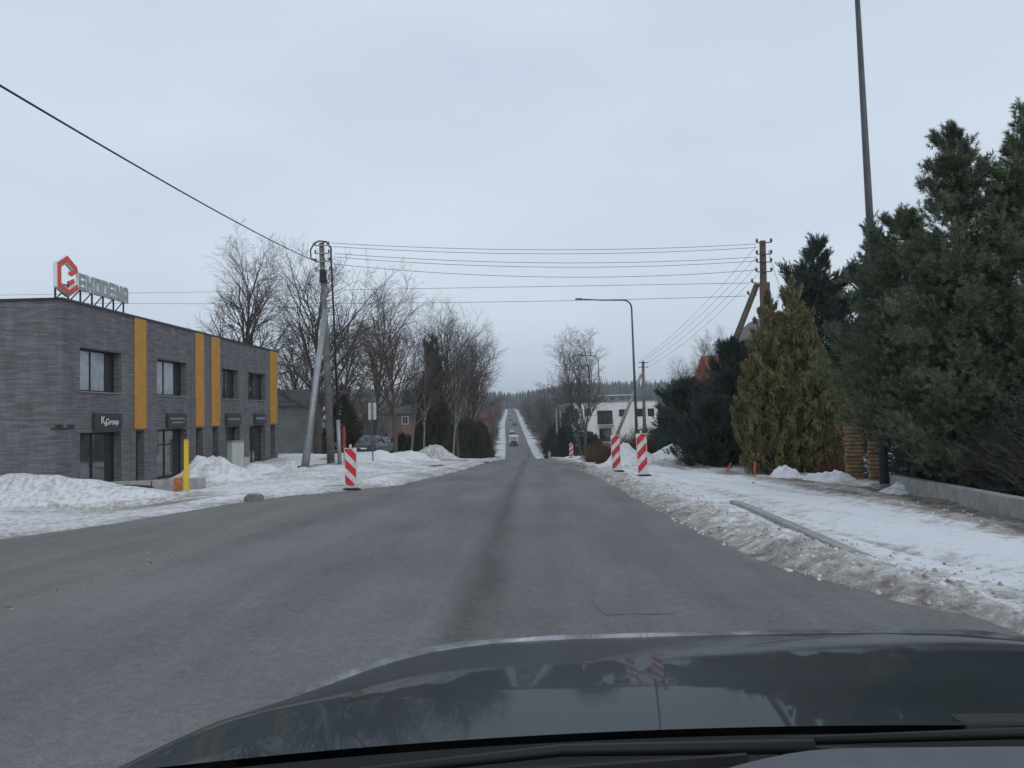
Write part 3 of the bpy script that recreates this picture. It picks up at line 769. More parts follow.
# shop signs
def text_mesh(txt, size, extr):
    cu = bpy.data.curves.new('lettering', 'FONT'); cu.body = txt; cu.size = size; cu.extrude = extr; cu.align_x = 'CENTER'; cu.align_y = 'CENTER'
    ob = bpy.data.objects.new('lettering', cu); COL.objects.link(ob)
    dg = bpy.context.evaluated_depsgraph_get()
    me = bpy.data.meshes.new_from_object(ob.evaluated_get(dg))
    bpy.data.objects.remove(ob); bpy.data.curves.remove(cu)
    return me
TXM = Matrix(((0, 0, 1), (1, 0, 0), (0, 1, 0))).to_4x4()     # text x -> +Y, y -> +Z, front -> +X
for i, (a, b_, t_, bo, lab) in enumerate(((92, 119.5, 413, 430, 'charcoal shop sign with white lettering beside the large corner windows'),
                                          (165.5, 184.5, 413, 428.5, 'charcoal shop sign with two faint grey lines above the second shopfront'),
                                          (225, 239.5, 413.5, 427, 'charcoal shop sign with one faint line above the pale utility cabinet'),
                                          (253.5, 264, 414, 426, 'charcoal shop sign with a pale stripe beside the last ochre panel'))):
    ya, yb = fy(a, 421), fy(b_, 421); zt, zb_ = wtop(92, 413.5), wtop(92, 430.5)
    so = empty('shop_sign', (XF, ya, zb_), 0, lab, 'sign')
    MB().box((XF + .004, ya, zb_), (XF + .12, yb, zt)).build('sign_board', M_SIGN, so, world=so.location, bevel=.008)
    cy, cz = (ya + yb) / 2, (zt + zb_) / 2
    def stripe(y0, y1, z0, z1, m_):
        MB().box((XF + .121, y0, z0), (XF + .126, y1, z1)).build('line_of_print', m_, so, world=so.location)
    if i == 0:
        for tx, sz, oy, oz in (('K', .42, -.42, .05), ('&', .22, -.25, -.1), ('Group', .33, .20, -.01)):
            me = text_mesh(tx, sz, .004); me.materials.append(M_SIGNW)
            o = bpy.data.objects.new('lettering', me); COL.objects.link(o); o.parent = so
            o.matrix_local = Matrix.Translation((.127, cy - ya + oy, cz - zb_ + oz)) @ TXM
    elif i == 1:
        stripe(ya + .2, yb - .25, cz + .05, cz + .12, M_SIGNG); stripe(ya + .35, yb - .45, cz - .12, cz - .06, M_SIGNG)
        MB().bar((XF + .124, yb - .40, cz - .14), (XF + .124, yb - .15, cz + .02), .04, .004).build('mark', M_SIGNG, so, world=so.location)
    elif i == 2:
        stripe(ya + .2, yb - .2, cz - .03, cz + .06, M_SIGNG)
    else:
        stripe(ya + .15, yb - .15, cz - .02, cz + .10, M_SIGNG)

# rooftop lettering
rs = empty('rooftop_sign', (XF - .25, fy(57, 300), ROOFZ + .09), 0, 'rooftop sign with red hexagonal emblem and grey block letters on thin struts', 'sign')
RO = rs.location.copy(); XS = XF - .25
SY0, SY1 = PX(57.5, 290, XS).y, PX(128.5, 298, XS).y
def sgn(px, py):
    q = PX(px, py, XS); return q.y, q.z
zLet0 = sgn(80, 290)[1]; zLet1 = sgn(80, 273.5)[1]
yl0, yl1 = sgn(78.5, 280)[0], sgn(128.5, 295)[0]
LW = (yl1 - yl0) / 7
GL = {'E': [(0, 0, .22, 1), (.22, 0, .85, .2), (.22, .4, .85, .6), (.22, .8, .85, 1)],
      'K': [(0, 0, .22, 1), (.22, .4, .5, .6), (.5, .5, .72, .9), (.62, .8, .85, 1), (.55, 0, .8, .45)],
      'O': [(0, 0, .22, 1), (.63, 0, .85, 1), (.22, 0, .63, .2), (.22, .8, .63, 1)],
      'D': [(0, 0, .22, 1), (.63, .1, .85, .9), (.22, 0, .70, .2), (.22, .8, .70, 1)],
      'N': [(0, 0, .22, 1), (.63, 0, .85, 1), (.22, .55, .42, .9), (.40, .15, .63, .55)],
      'A': [(0, 0, .22, .88), (.63, 0, .85, .88), (.12, .8, .73, 1), (.22, .32, .63, .5)]}
for i, ch in enumerate('EKODENA'):
    y0_ = yl0 + i * LW
    mb = MB(); mw = MB()
    for k2, (a, b_, c, d) in enumerate(GL[ch]):
        e = k2 * 0.0004
        mb.box((XS + .02 + e, y0_ + a * LW + e, zLet0 + b_ * (zLet1 - zLet0) + e), (XS + .035 + e, y0_ + c * LW - e, zLet0 + d * (zLet1 - zLet0) - e))
        mw.box((XS - .10 + e, y0_ + a * LW - .01, zLet0 + b_ * (zLet1 - zLet0) - .01), (XS + .019, y0_ + c * LW + .01 - e, zLet0 + d * (zLet1 - zLet0) + .01))
    lo = mb.build('letter', M_LETTER, rs, world=RO)
    mw.build('letter_return', M_SIGNW, lo, world=RO)
# emblem: a hexagonal ring open to the right, with a second hook inside
def embl(px, py): return sgn(px, py)
out = [(74.0, 259.5), (66.0, 258.0), (58.2, 264.5), (58.2, 285.0), (69.0, 294.0), (77.5, 287.5)]
hexo = [embl(*q) for q in [(75.8, 270.0), (66.7, 259.0), (58.6, 264.5), (58.8, 284.5), (68.5, 293.0), (77.2, 287.0)]]
def ring_poly(path, w):
    L = []; Rr = []
    for i, (a, b_) in enumerate(path):
        p0 = Vector(path[max(i - 1, 0)]); p1 = Vector(path[min(i + 1, len(path) - 1)]); p = Vector((a, b_))
        d1 = (p - p0).normalized() if i else (p1 - p).normalized(); d2 = (p1 - p).normalized() if i < len(path) - 1 else d1
        nn = (Vector((-d1.y, d1.x)) + Vector((-d2.y, d2.x))).normalized()
        kk = w / max(0.5, nn.dot(Vector((-d1.y, d1.x))))
        L.append(p + nn * kk / 2); Rr.append(p - nn * kk / 2)
    return L, Rr
def ribbon(path, w, x0, x1, name, m_, parent):
    L, Rr = ring_poly(path, w); mb = MB()
    for i in range(len(path) - 1):
        q = [L[i], L[i + 1], Rr[i + 1], Rr[i]]
        mb.prism([(p.x, p.y) for p in q], lambda u, v, d: (d, u, v), x0, x1)
    return mb.build(name, m_, parent, world=RO)
em = ribbon(hexo, .19, XS + .02, XS + .04, 'emblem', M_LOGO, rs)
ribbon(hexo, .25, XS - .12, XS + .019, 'emblem_return', M_SIGNW, em)
inner = [embl(*q) for q in [(76.2, 270.5), (70.0, 274.5), (67.0, 273.0)]]
inner2 = [embl(*q) for q in [(73.5, 281.0), (67.5, 284.0)]]
ribbon(inner, .15, XS + .045, XS + .06, 'emblem_hook', M_LOGO, em); ribbon(inner2, .17, XS + .022, XS + .042, 'emblem_bar', M_LOGO, em)
legs = np.linspace(SY0 + .12, SY1 - .1, 7)
for i, y in enumerate(legs):
    MB().bar((XS - .16, y, ROOFZ + .09), (XS - .16, y, zLet0 + (.5 if i == 0 else .25)), .05).build('strut', M_FRAME, rs, world=RO)
    if i < 6:
        MB().bar((XS - .16, y + .03, ROOFZ + .1), (XS - .16, legs[i + 1] - .03, zLet0 + .05), .035).build('brace', M_FRAME, rs, world=RO)
MB().bar((XS - .15, SY0 + .1, zLet0 + .08), (XS - .15, SY1 - .05, zLet0 + .08), .045).build('rail', M_FRAME, rs, world=RO)

# ------------------------------------------------------------------ things on the left verge
def wall_piece(name, pts, h0, thick, m_, label, cat):
    p0 = pts[0]; ro = empty(name, (p0[0], p0[1], sf(p0[0], p0[1])), 0, label, cat)
    for i in range(len(pts) - 1):
        a = Vector((pts[i][0], pts[i][1], sf(pts[i][0], pts[i][1]) + h0 / 2 - .1)); b_ = Vector((pts[i + 1][0], pts[i + 1][1], sf(pts[i + 1][0], pts[i + 1][1]) + h0 / 2 - .1))
        d = (b_ - a).normalized() * .006
        MB().bar(a + d, b_ - d, thick, h0 + .2).build('wall_block', m_, ro, world=ro.location, bevel=.02)
    return ro
a1, a2, a3 = place(108, 26.2), place(152, 26.6), place(206, 27.4)
wall_piece('ramp_wall', [(a1.x, a1.y), (a2.x, a2.y), (a3.x, a3.y)], .55, .3, M_CONC, 'low pale concrete ramp wall before the brick building', 'wall')
p = gplace(134, 25.0)
bx = MB()
prof = [(-.62, 0), (.62, 0), (.60, .34), (.35, .46), (-.45, .50), (-.62, .36)]
bx.prism(prof, lambda u, v, d: (u, d, v - .05), -.35, .35)
o = bx.build('salt_box', M_BLACK, None, bevel=.03); o.location = p; tag(o, 'low black plastic box half buried before the ramp wall', 'box')

p = gplace(186.5, 24.4)
yp = empty('marker_post', p, 0.25, 'tall flat yellow marker post standing in snow before the brick building', 'post')
MB().box((-.07, -.05, -.3), (.07, .05, 1.74)).build('post_shaft', M_YELLOW, yp, bevel=.012)
MB().box((-.062, -.042, 1.742), (.062, .042, 1.80)).build('post_cap', mat('post_cap_yellow', (.6, .40, .03), .5), yp, bevel=.01)
MB().box((-.1, -.08, -.2), (.1, -.053, .10)).build('base_plate', M_STEEL, yp)
p = gplace(178, 24.7)
rb = empty('warning_box', p, 0.2, 'short rusty orange housing beside the yellow marker post', 'housing')
MB().box((-.12, -.12, -.2), (.12, .12, .56)).build('housing', mat('rust_orange', (.42, .15, .06), .8, .35, 7), rb, bevel=.02)
MB().box((-.14, -.14, .561), (.14, .14, .61)).build('lid', mat('pale_ochre', (.5, .36, .14), .7, .2), rb, bevel=.01)
p = gplace(254, 19.6)
st = MB(); st.prism([(-.26, 0), (.26, 0), (.23, .17), (.17, .215), (-.16, .22), (-.24, .15)], lambda u, v, d: (u, d, v - .04), -.15, .15)
o = st.build('kerb_block', M_CONCD, None, bevel=.03); o.location = p; o.rotation_euler = (0.04, 0.03, .3); tag(o, 'dark loose concrete block lying in snow by the side road', 'block')

p = gplace(235.5, 37.5)
cb = empty('utility_cabinet', p, math.radians(62), 'pale grey utility cabinet before the third shopfront', 'cabinet')
MB().box((-.38, -.2, -.4), (.38, .2, 1.45)).build('cabinet_body', mat('cabinet_grey', (.42, .44, .42), .6, .08, 2), cb, bevel=.015)
MB().box((-.34, -.216, .05), (-.01, -.203, 1.36)).build('cabinet_door', mat('cabinet_door_grey', (.46, .48, .45), .6, .06, 2), cb)
MB().box((.01, -.216, .05), (.34, -.203, 1.36)).build('cabinet_door', MATS['cabinet_door_grey'], cb)
MB().box((-.42, -.24, 1.452), (.42, .24, 1.50)).build('cabinet_roof', M_STEEL, cb, bevel=.01)
MB().box((.40, -.2, -.4), (.75, .2, .62)).build('meter_box', mat('cabinet_grey2', (.38, .40, .38), .6, .08, 2), cb, bevel=.015)

# utility pole with strut
p = gplace(331.5, 39.5); p.z -= .1
up = empty('concrete_pole', p, 0, 'tall concrete utility pole with slanting steel strut and black cable conduit', 'pole')
T = PY(321.5, 243, 39.5); lt = T - p
MB().tube([(0, 0, -.5), (lt.x * .5, 0, lt.z * .5), (lt.x, 0, lt.z)], [.21, .175, .13], 10).build('shaft', M_CONCD, up, smooth=True)
bb = gplace(304, 35.5) - p; jt = PY(325.5, 310, 38.9) - p
MB().tube([tuple(bb + Vector((0, 0, -.4))), tuple(bb.lerp(jt, .5)), tuple(jt)], [.20, .165, .13], 12).build('strut', M_STEEL, up, smooth=True)
MB().tube([tuple(bb + Vector((0, 0, -.2))), tuple(bb + Vector((0, 0, .10)))], [.32, .30], 12).build('strut_footing', M_CONCD, up)
pc_ = gplace(340, 38.6) - p
top_c = PY(331, 260, 39.3) - p; mid_c = PY(334.5, 330, 39.2) - p; low_c = PY(338, 420, 38.9) - p
MB().tube([tuple(pc_ + Vector((0, 0, -.3))), tuple(low_c)], .105, 10).build('conduit', M_STEEL, up, smooth=True)
MB().tube([tuple(low_c - Vector((0, 0, .1))), tuple(mid_c), tuple(top_c), tuple(PY(331, 248, 39.4) - p), tuple(PY(326, 241.5, 39.4) - p), tuple(PY(322, 243.5, 39.4) - p)], [.06, .055, .05, .05, .045, .04], 8).build('riser_cable', M_CABLE, up, smooth=True)
MB().tube([tuple(PY(px_, py_, 39.35) - p) for px_, py_ in ((318, 262), (311, 258), (310.5, 250), (314, 243.5), (319, 241), (325, 241.5))], .04, 6).build('looped_cable', M_CABLE, up, smooth=True)
for py_ in (246, 254, 262, 271):
    q = PY(325, py_, 39.5) - p
    MB().bar((lt.x * q.z / lt.z - .35, -.16, q.z), (lt.x * q.z / lt.z + .45, -.16, q.z), .06).build('cross_arm', M_STEEL, up)
    for dx in (-.32, .42):
        MB().tube([(lt.x * q.z / lt.z + dx, -.16, q.z + .03), (lt.x * q.z / lt.z + dx, -.16, q.z + .10), (lt.x * q.z / lt.z + dx, -.16, q.z + .2)], [.03, .06, .035], 8).build('insulator', M_PORC, up, smooth=True)
MB().tube([tuple(PY(323, 270, 39.45) - p + Vector((0, 0, 0))), tuple(PY(323.3, 282, 39.45) - p)], .2, 12).build('clamp_band', M_CABLE, up)
LPOLE = p.copy(); LT = T.copy()

# striped delineator panels
def delineator(px, Y, label, slant, H, rz, tilt):
    p = gplace(px, Y)
    d = empty('delineator_panel', p, rz, label, 'road barrier', 'striped delineator panels along the road edge')
    d.rotation_euler = (math.radians(tilt[0]), math.radians(tilt[1]), rz)
    w = .19; z0 = .12; z1 = H
    MB().box((-w, -.02, z0), (w, .02, z1)).build('panel', M_WHITE, d, bevel=.008)
    ih = (z1 - z0 - .06); x0, x1 = -w + .018, w - .018
    sl = .36
    def clip(v): return min(max(v, z0 + .02), z1 - .02)
    per = .50
    c = z1 - .02 - .13
    ks = [z1 - .15, z1 - .15 - per, z1 - .15 - 2 * per]
    for k_ in ks:
        pts = []
        for x, sgn_ in ((x0, -1), (x1, 1)):
            off = -sgn_ * sl / 2 * slant
            pts.append((x, k_ + off - .135, k_ + off + .135))
        (xa, la, ha), (xb, lb, hb) = pts
        N = 6; poly_lo = []; poly_hi = []
        for i in range(N + 1):
            t = i / N; x = xa + (xb - xa) * t
            lo, hi = clip(la + (lb - la) * t), clip(ha + (hb - ha) * t)
            if hi - lo > 1e-3: poly_lo.append((x, lo)); poly_hi.append((x, hi))
        poly = poly_lo + poly_hi[::-1]
        if len(poly) >= 3:
            MB().prism(poly, lambda u, v, dd_: (u, dd_, v), -.0245, -.0205).build('red_stripe', M_RED, d)
    MB().box((-.035, -.02, z1 + .001), (.035, .02, z1 + .11)).build('carrying_handle', mat('handle_cream', (.62, .58, .45), .6), d, bevel=.01)
    MB().prism([(-.32, 0), (.32, 0), (.29, .07), (.2, .10), (-.2, .10), (-.29, .07)], lambda u, v, dd_: (u, dd_, v - .04), -.16, .16).build('rubber_foot', M_BLACK, d, bevel=.015)
    return d
delineator(351, 23.4, 'red and white striped panel near the concrete pole and strut', 1, 1.33, 0.10, (0, 0))
delineator(643.5, 27.2, 'large red and white striped panel nearest the orange stakes', -1, 1.56, -0.08, (0, -1.8))
delineator(617, 31.0, 'large red and white striped panel nearest the steel street lamp with curved arm', -1, 1.52, -0.05, (0, -1.5))
delineator(571.5, 76.0, 'small far red and white striped panel below the triple stemmed bare tree', -1, 1.45, -0.05, (0, 0))
delineator(549.5, 112.0, 'tiny distant striped panel at the crest beside the road', -1, 1.3, 0, (0, 0))

for px_, Y_, h_, lab, ti in ((755, 24.5, .50, 'upright orange survey stake in snow below the golden thuja', 0.02), (727, 27.5, .36, 'tilted orange survey stake in snow below the dark pine shrubs', 0.5)):
    p = gplace(px_, Y_)
    sk = empty('survey_stake', p, 0, lab, 'stake', 'orange survey stakes'); sk.rotation_euler = (0, ti, 0)
    MB().box((-.025, -.02, -.15), (.025, .02, h_)).build('stake_shaft', mat('stake_orange', (.62, .13, .05), .6, .1), sk, bevel=.004)
    MB().box((-.028, -.023, h_ - .14), (.028, .023, h_ - .06)).build('reflective_band', mat('stake_red', (.7, .06, .04), .4, .1), sk)

# blank sign and the red board
p = gplace(373, 45)
bs = empty('road_sign', p, 0.15, 'pale blank sign plate seen from behind on a dark post', 'sign')
MB().tube([(0, 0, -.3), (0, 0, 3.55)], .035, 8).build('sign_post', M_LAMP, bs)
MB().box((-.24, .045, 2.5), (.24, .06, 3.52)).build('sign_plate', mat('plate_back', (.50, .52, .53), .5, .06), bs)
for z in (2.75, 3.25): MB().box((-.12, -.04, z), (.12, .044, z + .04)).build('clamp', M_STEEL, bs)
p = gplace(344.5, 42.5)
rd = empty('red_board', p, 0.2, 'narrow red vertical board standing behind the concrete pole', 'board')
MB().box((-.09, -.02, .6), (.09, .02, 2.05)).build('board', mat('dull_red', (.30, .06, .05), .6, .2), rd, bevel=.006)
MB().box((-.03, .021, -.2), (.03, .06, 2.2)).build('board_post', M_WOODP, rd)

# ------------------------------------------------------------------ street lamps
def lamp_post(p, H, arm, lean, label, r0=.115, r1=.06, base=True):
    lp = empty('street_lamp', p, 0, label, 'street lamp', 'steel street lamps with long arms over the road')
    lx = lean * H
    pts = [(0, 0, 0), (lx * .5, 0, H * .5), (lx * .93, 0, H * .93)]
    rad = [r0, (r0 + r1) / 2, r1]
    MB().tube(pts, rad, 12).build('shaft', M_LAMP, lp, smooth=True)
    ap = [(lx * .93, 0, H * .93)]
    for k in range(1, 7):
        a = math.pi / 2 * k / 6
        ap.append((lx * .93 - H * .055 * (1 - math.cos(a)) + 0, 0, H * .93 + H * .055 * math.sin(a)))
    ex = ap[-1]
    ap.append((ex[0] - arm * .5, 0, ex[2] + arm * .01)); ap.append((ex[0] - arm, 0, ex[2] + arm * .045))
    MB().tube(ap, [r1] * 7 + [r1 * .8, r1 * .7], 8).build('arm', M_LAMP, lp, smooth=True)
    q = ap[-1]
    MB().prism([(0, -.05), (-.5, -.03), (-.56, .02), (-.45, .07), (0, .06)], lambda u, v, d: (q[0] + u + .1, d, q[2] + v), -.14, .14).build('lamp_head', M_SIGN, lp, bevel=.015)
    if base: MB().box((-.24, -.24, -.25), (.24, .24, .12)).build('footing', M_CONC, lp, bevel=.02)
    return lp
p = gplace(885, 19.0); p.z += 0.02
LP1 = p
tp = PY(858.5, 20, 19.0)
lamp_post(p, 14.2, 3.2, (tp.x - p.x) / (tp.z - p.z), 'very tall steel lamp post rising beside the near pines', .12, .06)
p = gplace(637.5, 58)
lamp_post(p, PY(631, 297.5, 58).z - p.z, 3.3, -.012, 'steel street lamp with curved arm behind the brown hedge', .12, .065)
p = gplace(602, 112)
lamp_post(p, PY(598, 354, 112).z - p.z, 2.6, -.012, 'distant street lamp among the triple stemmed bare tree', .12, .07)

# ------------------------------------------------------------------ wooden A-pole on the right
p = gplace(763, 42)
p.x = PY(763, 340, 42).x
RPT = PY(762.5, 241, 42)
ap_ = empty('wooden_pole', p, 0, 'dark wooden utility pole with slanting strut and many insulators behind golden thuja', 'pole')
lt2 = RPT - p
def at2(px, py): return PY(px, py, 42) - p
MB().tube([(0, 0, -.3), (lt2.x * .5, 0, lt2.z * .5), tuple(lt2)], [.26, .22, .17], 10).build('shaft', M_WOODP, ap_, smooth=True)
MB().tube([tuple(at2(731, 352) + Vector((-1.5, .3, -4.2))), tuple(at2(731, 352) + Vector((0, .1, 0))), tuple(at2(757, 284))], [.22, .18, .16], 10).build('strut', M_WOODP, ap_, smooth=True)
MB().box(tuple(at2(759, 312) + Vector((0, -.35, -1.4))), tuple(at2(768, 283) + Vector((0, -.2, 0)))).build('junction_box', mat('box_rust', (.12, .075, .06), .8, .3), ap_, bevel=.02)
ARMS = []
for py_, w_ in ((243.5, .40), (255, .40), (263, .40), (272.5, .42)):
    c = at2(762.8, py_)
    MB().bar((c.x - w_, -.22, c.z), (c.x + w_, -.22, c.z), .05).build('cross_arm', M_WOODP, ap_)
    for dx in (-w_, w_):
        MB().tube([(c.x + dx, -.22, c.z + .02), (c.x + dx, -.22, c.z + .08), (c.x + dx, -.22, c.z + .16), (c.x + dx, -.22, c.z + .24)], [.03, .08, .08, .04], 8).build('insulator', M_PORC, ap_, smooth=True)
        ARMS.append(p + Vector((c.x + dx, -.22, c.z + .17)))
for px_, py_ in ((753, 283), (749, 295)):
    c = at2(px_, py_)
    MB().tube([(c.x, 0, c.z), (c.x - .05, 0, c.z + .1), (c.x - .05, 0, c.z + .25)], [.04, .08, .04], 8).build('insulator', M_PORC, ap_, smooth=True)
    MB().bar((c.x, 0, c.z + .03), (c.x + .45, 0, c.z - .02), .05).build('bracket', M_STEEL, ap_)

p = gplace(645, 66)
FT = PY(643, 361, 66)
fp = empty('concrete_pole', p, 0, 'distant utility pole with slanting concrete strut before the white house', 'pole')
ft = FT - p
MB().tube([(0, 0, -.3), tuple(ft)], [.17, .12], 8).build('shaft', M_CONCD, fp, smooth=True)
MB().tube([tuple(PY(612, 447, 66) - p), tuple(PY(641.5, 374, 66) - p)], [.16, .13], 8).build('strut', M_CONC, fp, smooth=True)
for z in (.15, .55): MB().bar((ft.x - .45, -.14, ft.z - z), (ft.x + .45, -.14, ft.z - z), .06).build('cross_arm', M_WOODP, fp)
p = gplace(557.5, 122)
f2 = empty('wooden_pole', p, 0, 'thin far pale pole beside the descending road', 'pole')
MB().tube([(0, 0, -.3), (0, 0, PY(557, 408, 122).z - p.z)], [.16, .11], 8).build('shaft', M_CONC, f2)
MB().box((-.3, -.05, PY(557, 408, 122).z - p.z - .5), (.3, .05, PY(557, 408, 122).z - p.z - .4)).build('cross_arm', M_WOODP, f2)

# ------------------------------------------------------------------ wires
def wire(name, a, b, sag, r, label, group, m_=M_WIRE, n=20):
    a, b = Vector(a), Vector(b)
    pts = []
    for i in range(n + 1):
        t = i / n; q = a.lerp(b, t); q.z -= sag * 4 * t * (1 - t); pts.append(q - a)
    o = MB().tube(pts, r, 4, cap=False).build(name, m_); o.location = a
    return tag(o, label, 'cable', group)
G1 = 'wires strung between the concrete pole and the wooden pole'
WLAB = ['topmost wire spanning the road from concrete pole to wooden pole', 'second wire down spanning the road between the two poles', 'third wire down spanning the road between the two poles',
        'fourth wire down spanning the road between the two poles', 'lowest and most sagging wire spanning the road between the two poles']
for wi, (a, b_, s) in enumerate((((331, 243), (756.5, 244), .35), ((331, 246.5), (756.5, 247.5), .38), ((335, 253.5), (756, 257), .42), ((335, 257), (756, 261), .45), ((333, 264), (756, 270), .55))):
    wire('overhead_wire', PY(*a, 39.3), PY(*b_, 41.7), s, .013, WLAB[wi], G1)
G2 = 'long wires crossing behind the rooftop sign to the wooden pole strut'
for wlab, (a, m2, b_) in zip(('upper long thin wire passing behind the rooftop sign', 'lower long thin wire passing behind the rooftop sign'), (((-60, 296), (330, 290), (748.5, 283)), ((-60, 302), (330, 303.5), (746, 296)))):
    A_, B_, C_ = PY(*a, 62), PY(*m2, 50), PY(*b_, 41.9)
    pts = []
    for i in range(41):
        t = i / 40
        q = A_ * (2 * (t - .5) * (t - 1)) + B_ * (4 * t * (1 - t)) + C_ * (2 * t * (t - .5)); pts.append(q - A_)
    o = MB().tube(pts, .013, 4, cap=False).build('overhead_wire', M_WIRE); o.location = A_
    tag(o, wlab, 'cable', G2)
G3 = 'wires running from the wooden pole to the far pole by the white house'
for i, (a, dz) in enumerate((((756.5, 246), .12), ((756.5, 257), .05), ((757, 266), -.2), ((757, 275), -.5))):
    wire('overhead_wire', PY(*a, 41.8), FT + Vector((-.3 + .2 * i, -.1, dz - .1)), .5, .012, ('topmost', 'second highest', 'third highest', 'lowest')[i] + ' wire slanting from the wooden pole down to the far pole', G3)
wire('drop_wire', PY(768, 250, 41.9), PY(782, 292, 47), .15, .012, 'short drop wire from wooden pole towards the house behind the thuja', None)
c0 = PY(317, 262, 39.3); c1 = PY(0, 76, 11.0)
dirv = (c1 - c0)
wire('overhead_cable', c0, c0 + dirv * 1.22, .25, .022, 'thick black cable rising from concrete pole towards the open sky', None, M_CABLE, 40)

# ------------------------------------------------------------------ bare trees
def bare_tree_mesh(seed, H, r0, nl, first, ang, lratio, twigs=(6, 6, 4), up=.12, stems=1, twr=.008, trunk=.68):
    R = random.Random(seed)
    low, high = MB(), MB()
    SIDES = (8, 6, 4, 3, 3)
    def grow(p, d, L, r, lvl):
        ns = (9, 5, 4, 3, 2)[lvl]
        pts = [p.copy()]; ds = [d.copy()]
        wob = (.045, .07, .08, .09, .09)[lvl]
        for i in range(ns):
            d = (d + Vector((R.gauss(0, wob), R.gauss(0, wob), R.gauss(0, wob) + (up * (1, 1, .7, .4, .2)[lvl] if lvl else .02)))).normalized()
            p = p + d * (L / ns); pts.append(p.copy()); ds.append(d.copy())
        end = (.12, .22, .3, .45, .6)[lvl]
        rad = [max(twr * .6, r * (1 - (1 - end) * (i / ns))) for i in range(ns + 1)]
        (low if lvl < 2 else high).tube(pts, rad, SIDES[lvl], cap=lvl < 2)
        if lvl >= 4: return
        nc = (nl, twigs[0], twigs[1], twigs[2])[lvl]
        for k in range(nc):
            t = (first + (1 - first) * ((k + R.random()) / nc)) if lvl == 0 else .18 + .82 * ((k + R.random()) / nc)
            t = min(t, .99)
            i = min(int(t * ns), ns - 1); f = t * ns - i
            q = pts[i].lerp(pts[i + 1], f); dd_ = ds[i + 1]
            a = math.radians(R.gauss((ang, 40, 40, 38)[lvl], 10))
            if lvl == 0: a *= (1.25 - .85 * t)
            perp = dd_.cross(Vector((R.gauss(0, 1), R.gauss(0, 1), R.gauss(0, 1)))).normalized()
            nd = (dd_ * math.cos(a) + perp * math.sin(a)).normalized()
            if lvl == 0:
                az = k * 2.4 + R.gauss(0, .4); 
                nd = (dd_ * math.cos(a) + Vector((math.cos(az), math.sin(az), 0)) * math.sin(a)).normalized()
                LL = H * lratio * (1.12 - .35 * t) * R.uniform(.75, 1.12)
                rr_ = max(r * (1 - .75 * t) * .62, r * .16)
            else:
                LL = L * (.60, .54, .58)[lvl - 1] * (1.2 - .55 * t) * R.uniform(.7, 1.2)
                rr_ = max(rad[i] * .60, twr)
            grow(q, nd, LL, rr_, lvl + 1)
    for s in range(stems):
        az = 2.1 * s + R.random()
        b = Vector((math.cos(az) * .25 * (stems > 1), math.sin(az) * .25 * (stems > 1), -.3))
        d0 = Vector((math.cos(az) * .11 * (stems > 1) + R.gauss(0, .02), math.sin(az) * .11 * (stems > 1) + R.gauss(0, .02), 1)).normalized()
        grow(b, d0, trunk * (H + .3) * R.uniform(.85, 1) if s else trunk * (H + .3), r0 * (1 if not s else .8), 0)
    zm = max(v[2] for v in high.v); k = H / zm
    for mb_ in (low, high): mb_.v = [(x * k, y * k, z * k) for x, y, z in mb_.v]
    return low, high
TREEMESH = {}
def bare_tree(key, p, label, H, rz=0, params=None, bark=M_BARK, twig=M_TWIG, group='bare deciduous trees', name='bare_tree', sx=1.0):
    """a tree of the given height; trees of one key share their meshes"""
    if key not in TREEMESH:
        lo, hi = bare_tree_mesh(*params)
        a = lo.build('trunk', bark, None, smooth=True); b_ = hi.build('crown', twig, None)
        TREEMESH[key] = (a.data, b_.data, params[1]); bpy.data.objects.remove(a); bpy.data.objects.remove(b_)
    t, c, h0 = TREEMESH[key]
    r = empty(name, p, rz, label, 'tree', group)
    k = H / h0; r.scale = (k * sx, k * sx, k)
    for nm, me, m_ in (('trunk', t, bark), ('crown', c, twig)):
        o = bpy.data.objects.new(nm, me); COL.objects.link(o); o.parent = r
        if me.materials[0] != m_:
            o.material_slots[0].link = 'OBJECT'; o.material_slots[0].material = m_
    return r
PA = (11, 18, .30, 18, .34, 38, .32, (8, 6, 4), .05, 1, .0072, .74)
PB = (12, 17, .34, 17, .26, 58, .44, (8, 6, 4), .06, 1, .0072, .68)
PC = (13, 16, .25, 16, .36, 42, .36, (7, 6, 4), .055, 1, .0072, .72)
PD = (14, 15, .15, 16, .32, 34, .26, (7, 6, 4), .05, 1, .007, .80)
PE = (15, 14, .18, 12, .34, 36, .30, (7, 6, 3), .05, 3, .0085, .76)
def th(px, py, Y, p): return PY(px, py, Y).z - p.z
def tree_at(key, params, px, top, Y, label, **kw):
    p = place(px, Y)
    return bare_tree(key, p, label, th(px, top, Y, p), params=params, **kw)
tree_at('A', PA, 254, 216, 60, 'tall slender bare tree rising behind the brick building', rz=.3)
tree_at('B', PB, 318, 234, 55, 'broad bare tree with arching limbs behind the concrete pole', rz=1.2)
tree_at('C', PC, 375, 258, 66, 'bare tree with dark upright trunk behind the blank sign plate', rz=.5)
tree_at('C', PC, 395, 298, 58, 'brownish bare tree with low forked trunk behind the parked car', rz=2.5, bark=M_BARK2, twig=M_TWIG2, sx=1.15)
tree_at('D', PD, 411, 318, 72, 'thin pale barked bare tree before the hip roofed brick house', rz=.9, bark=M_BIRCH)
tree_at('D', PD, 424, 330, 70, 'thin pale barked bare tree between brick house and columnar conifer', rz=2.2, bark=M_BIRCH)
tree_at('B', PB, 444, 290, 84, 'bare tree rising just behind the columnar conifer', rz=2.0, sx=.8)
tree_at('C', PC, 458, 302, 80, 'slim bare tree right beside the columnar conifer', rz=4.0)
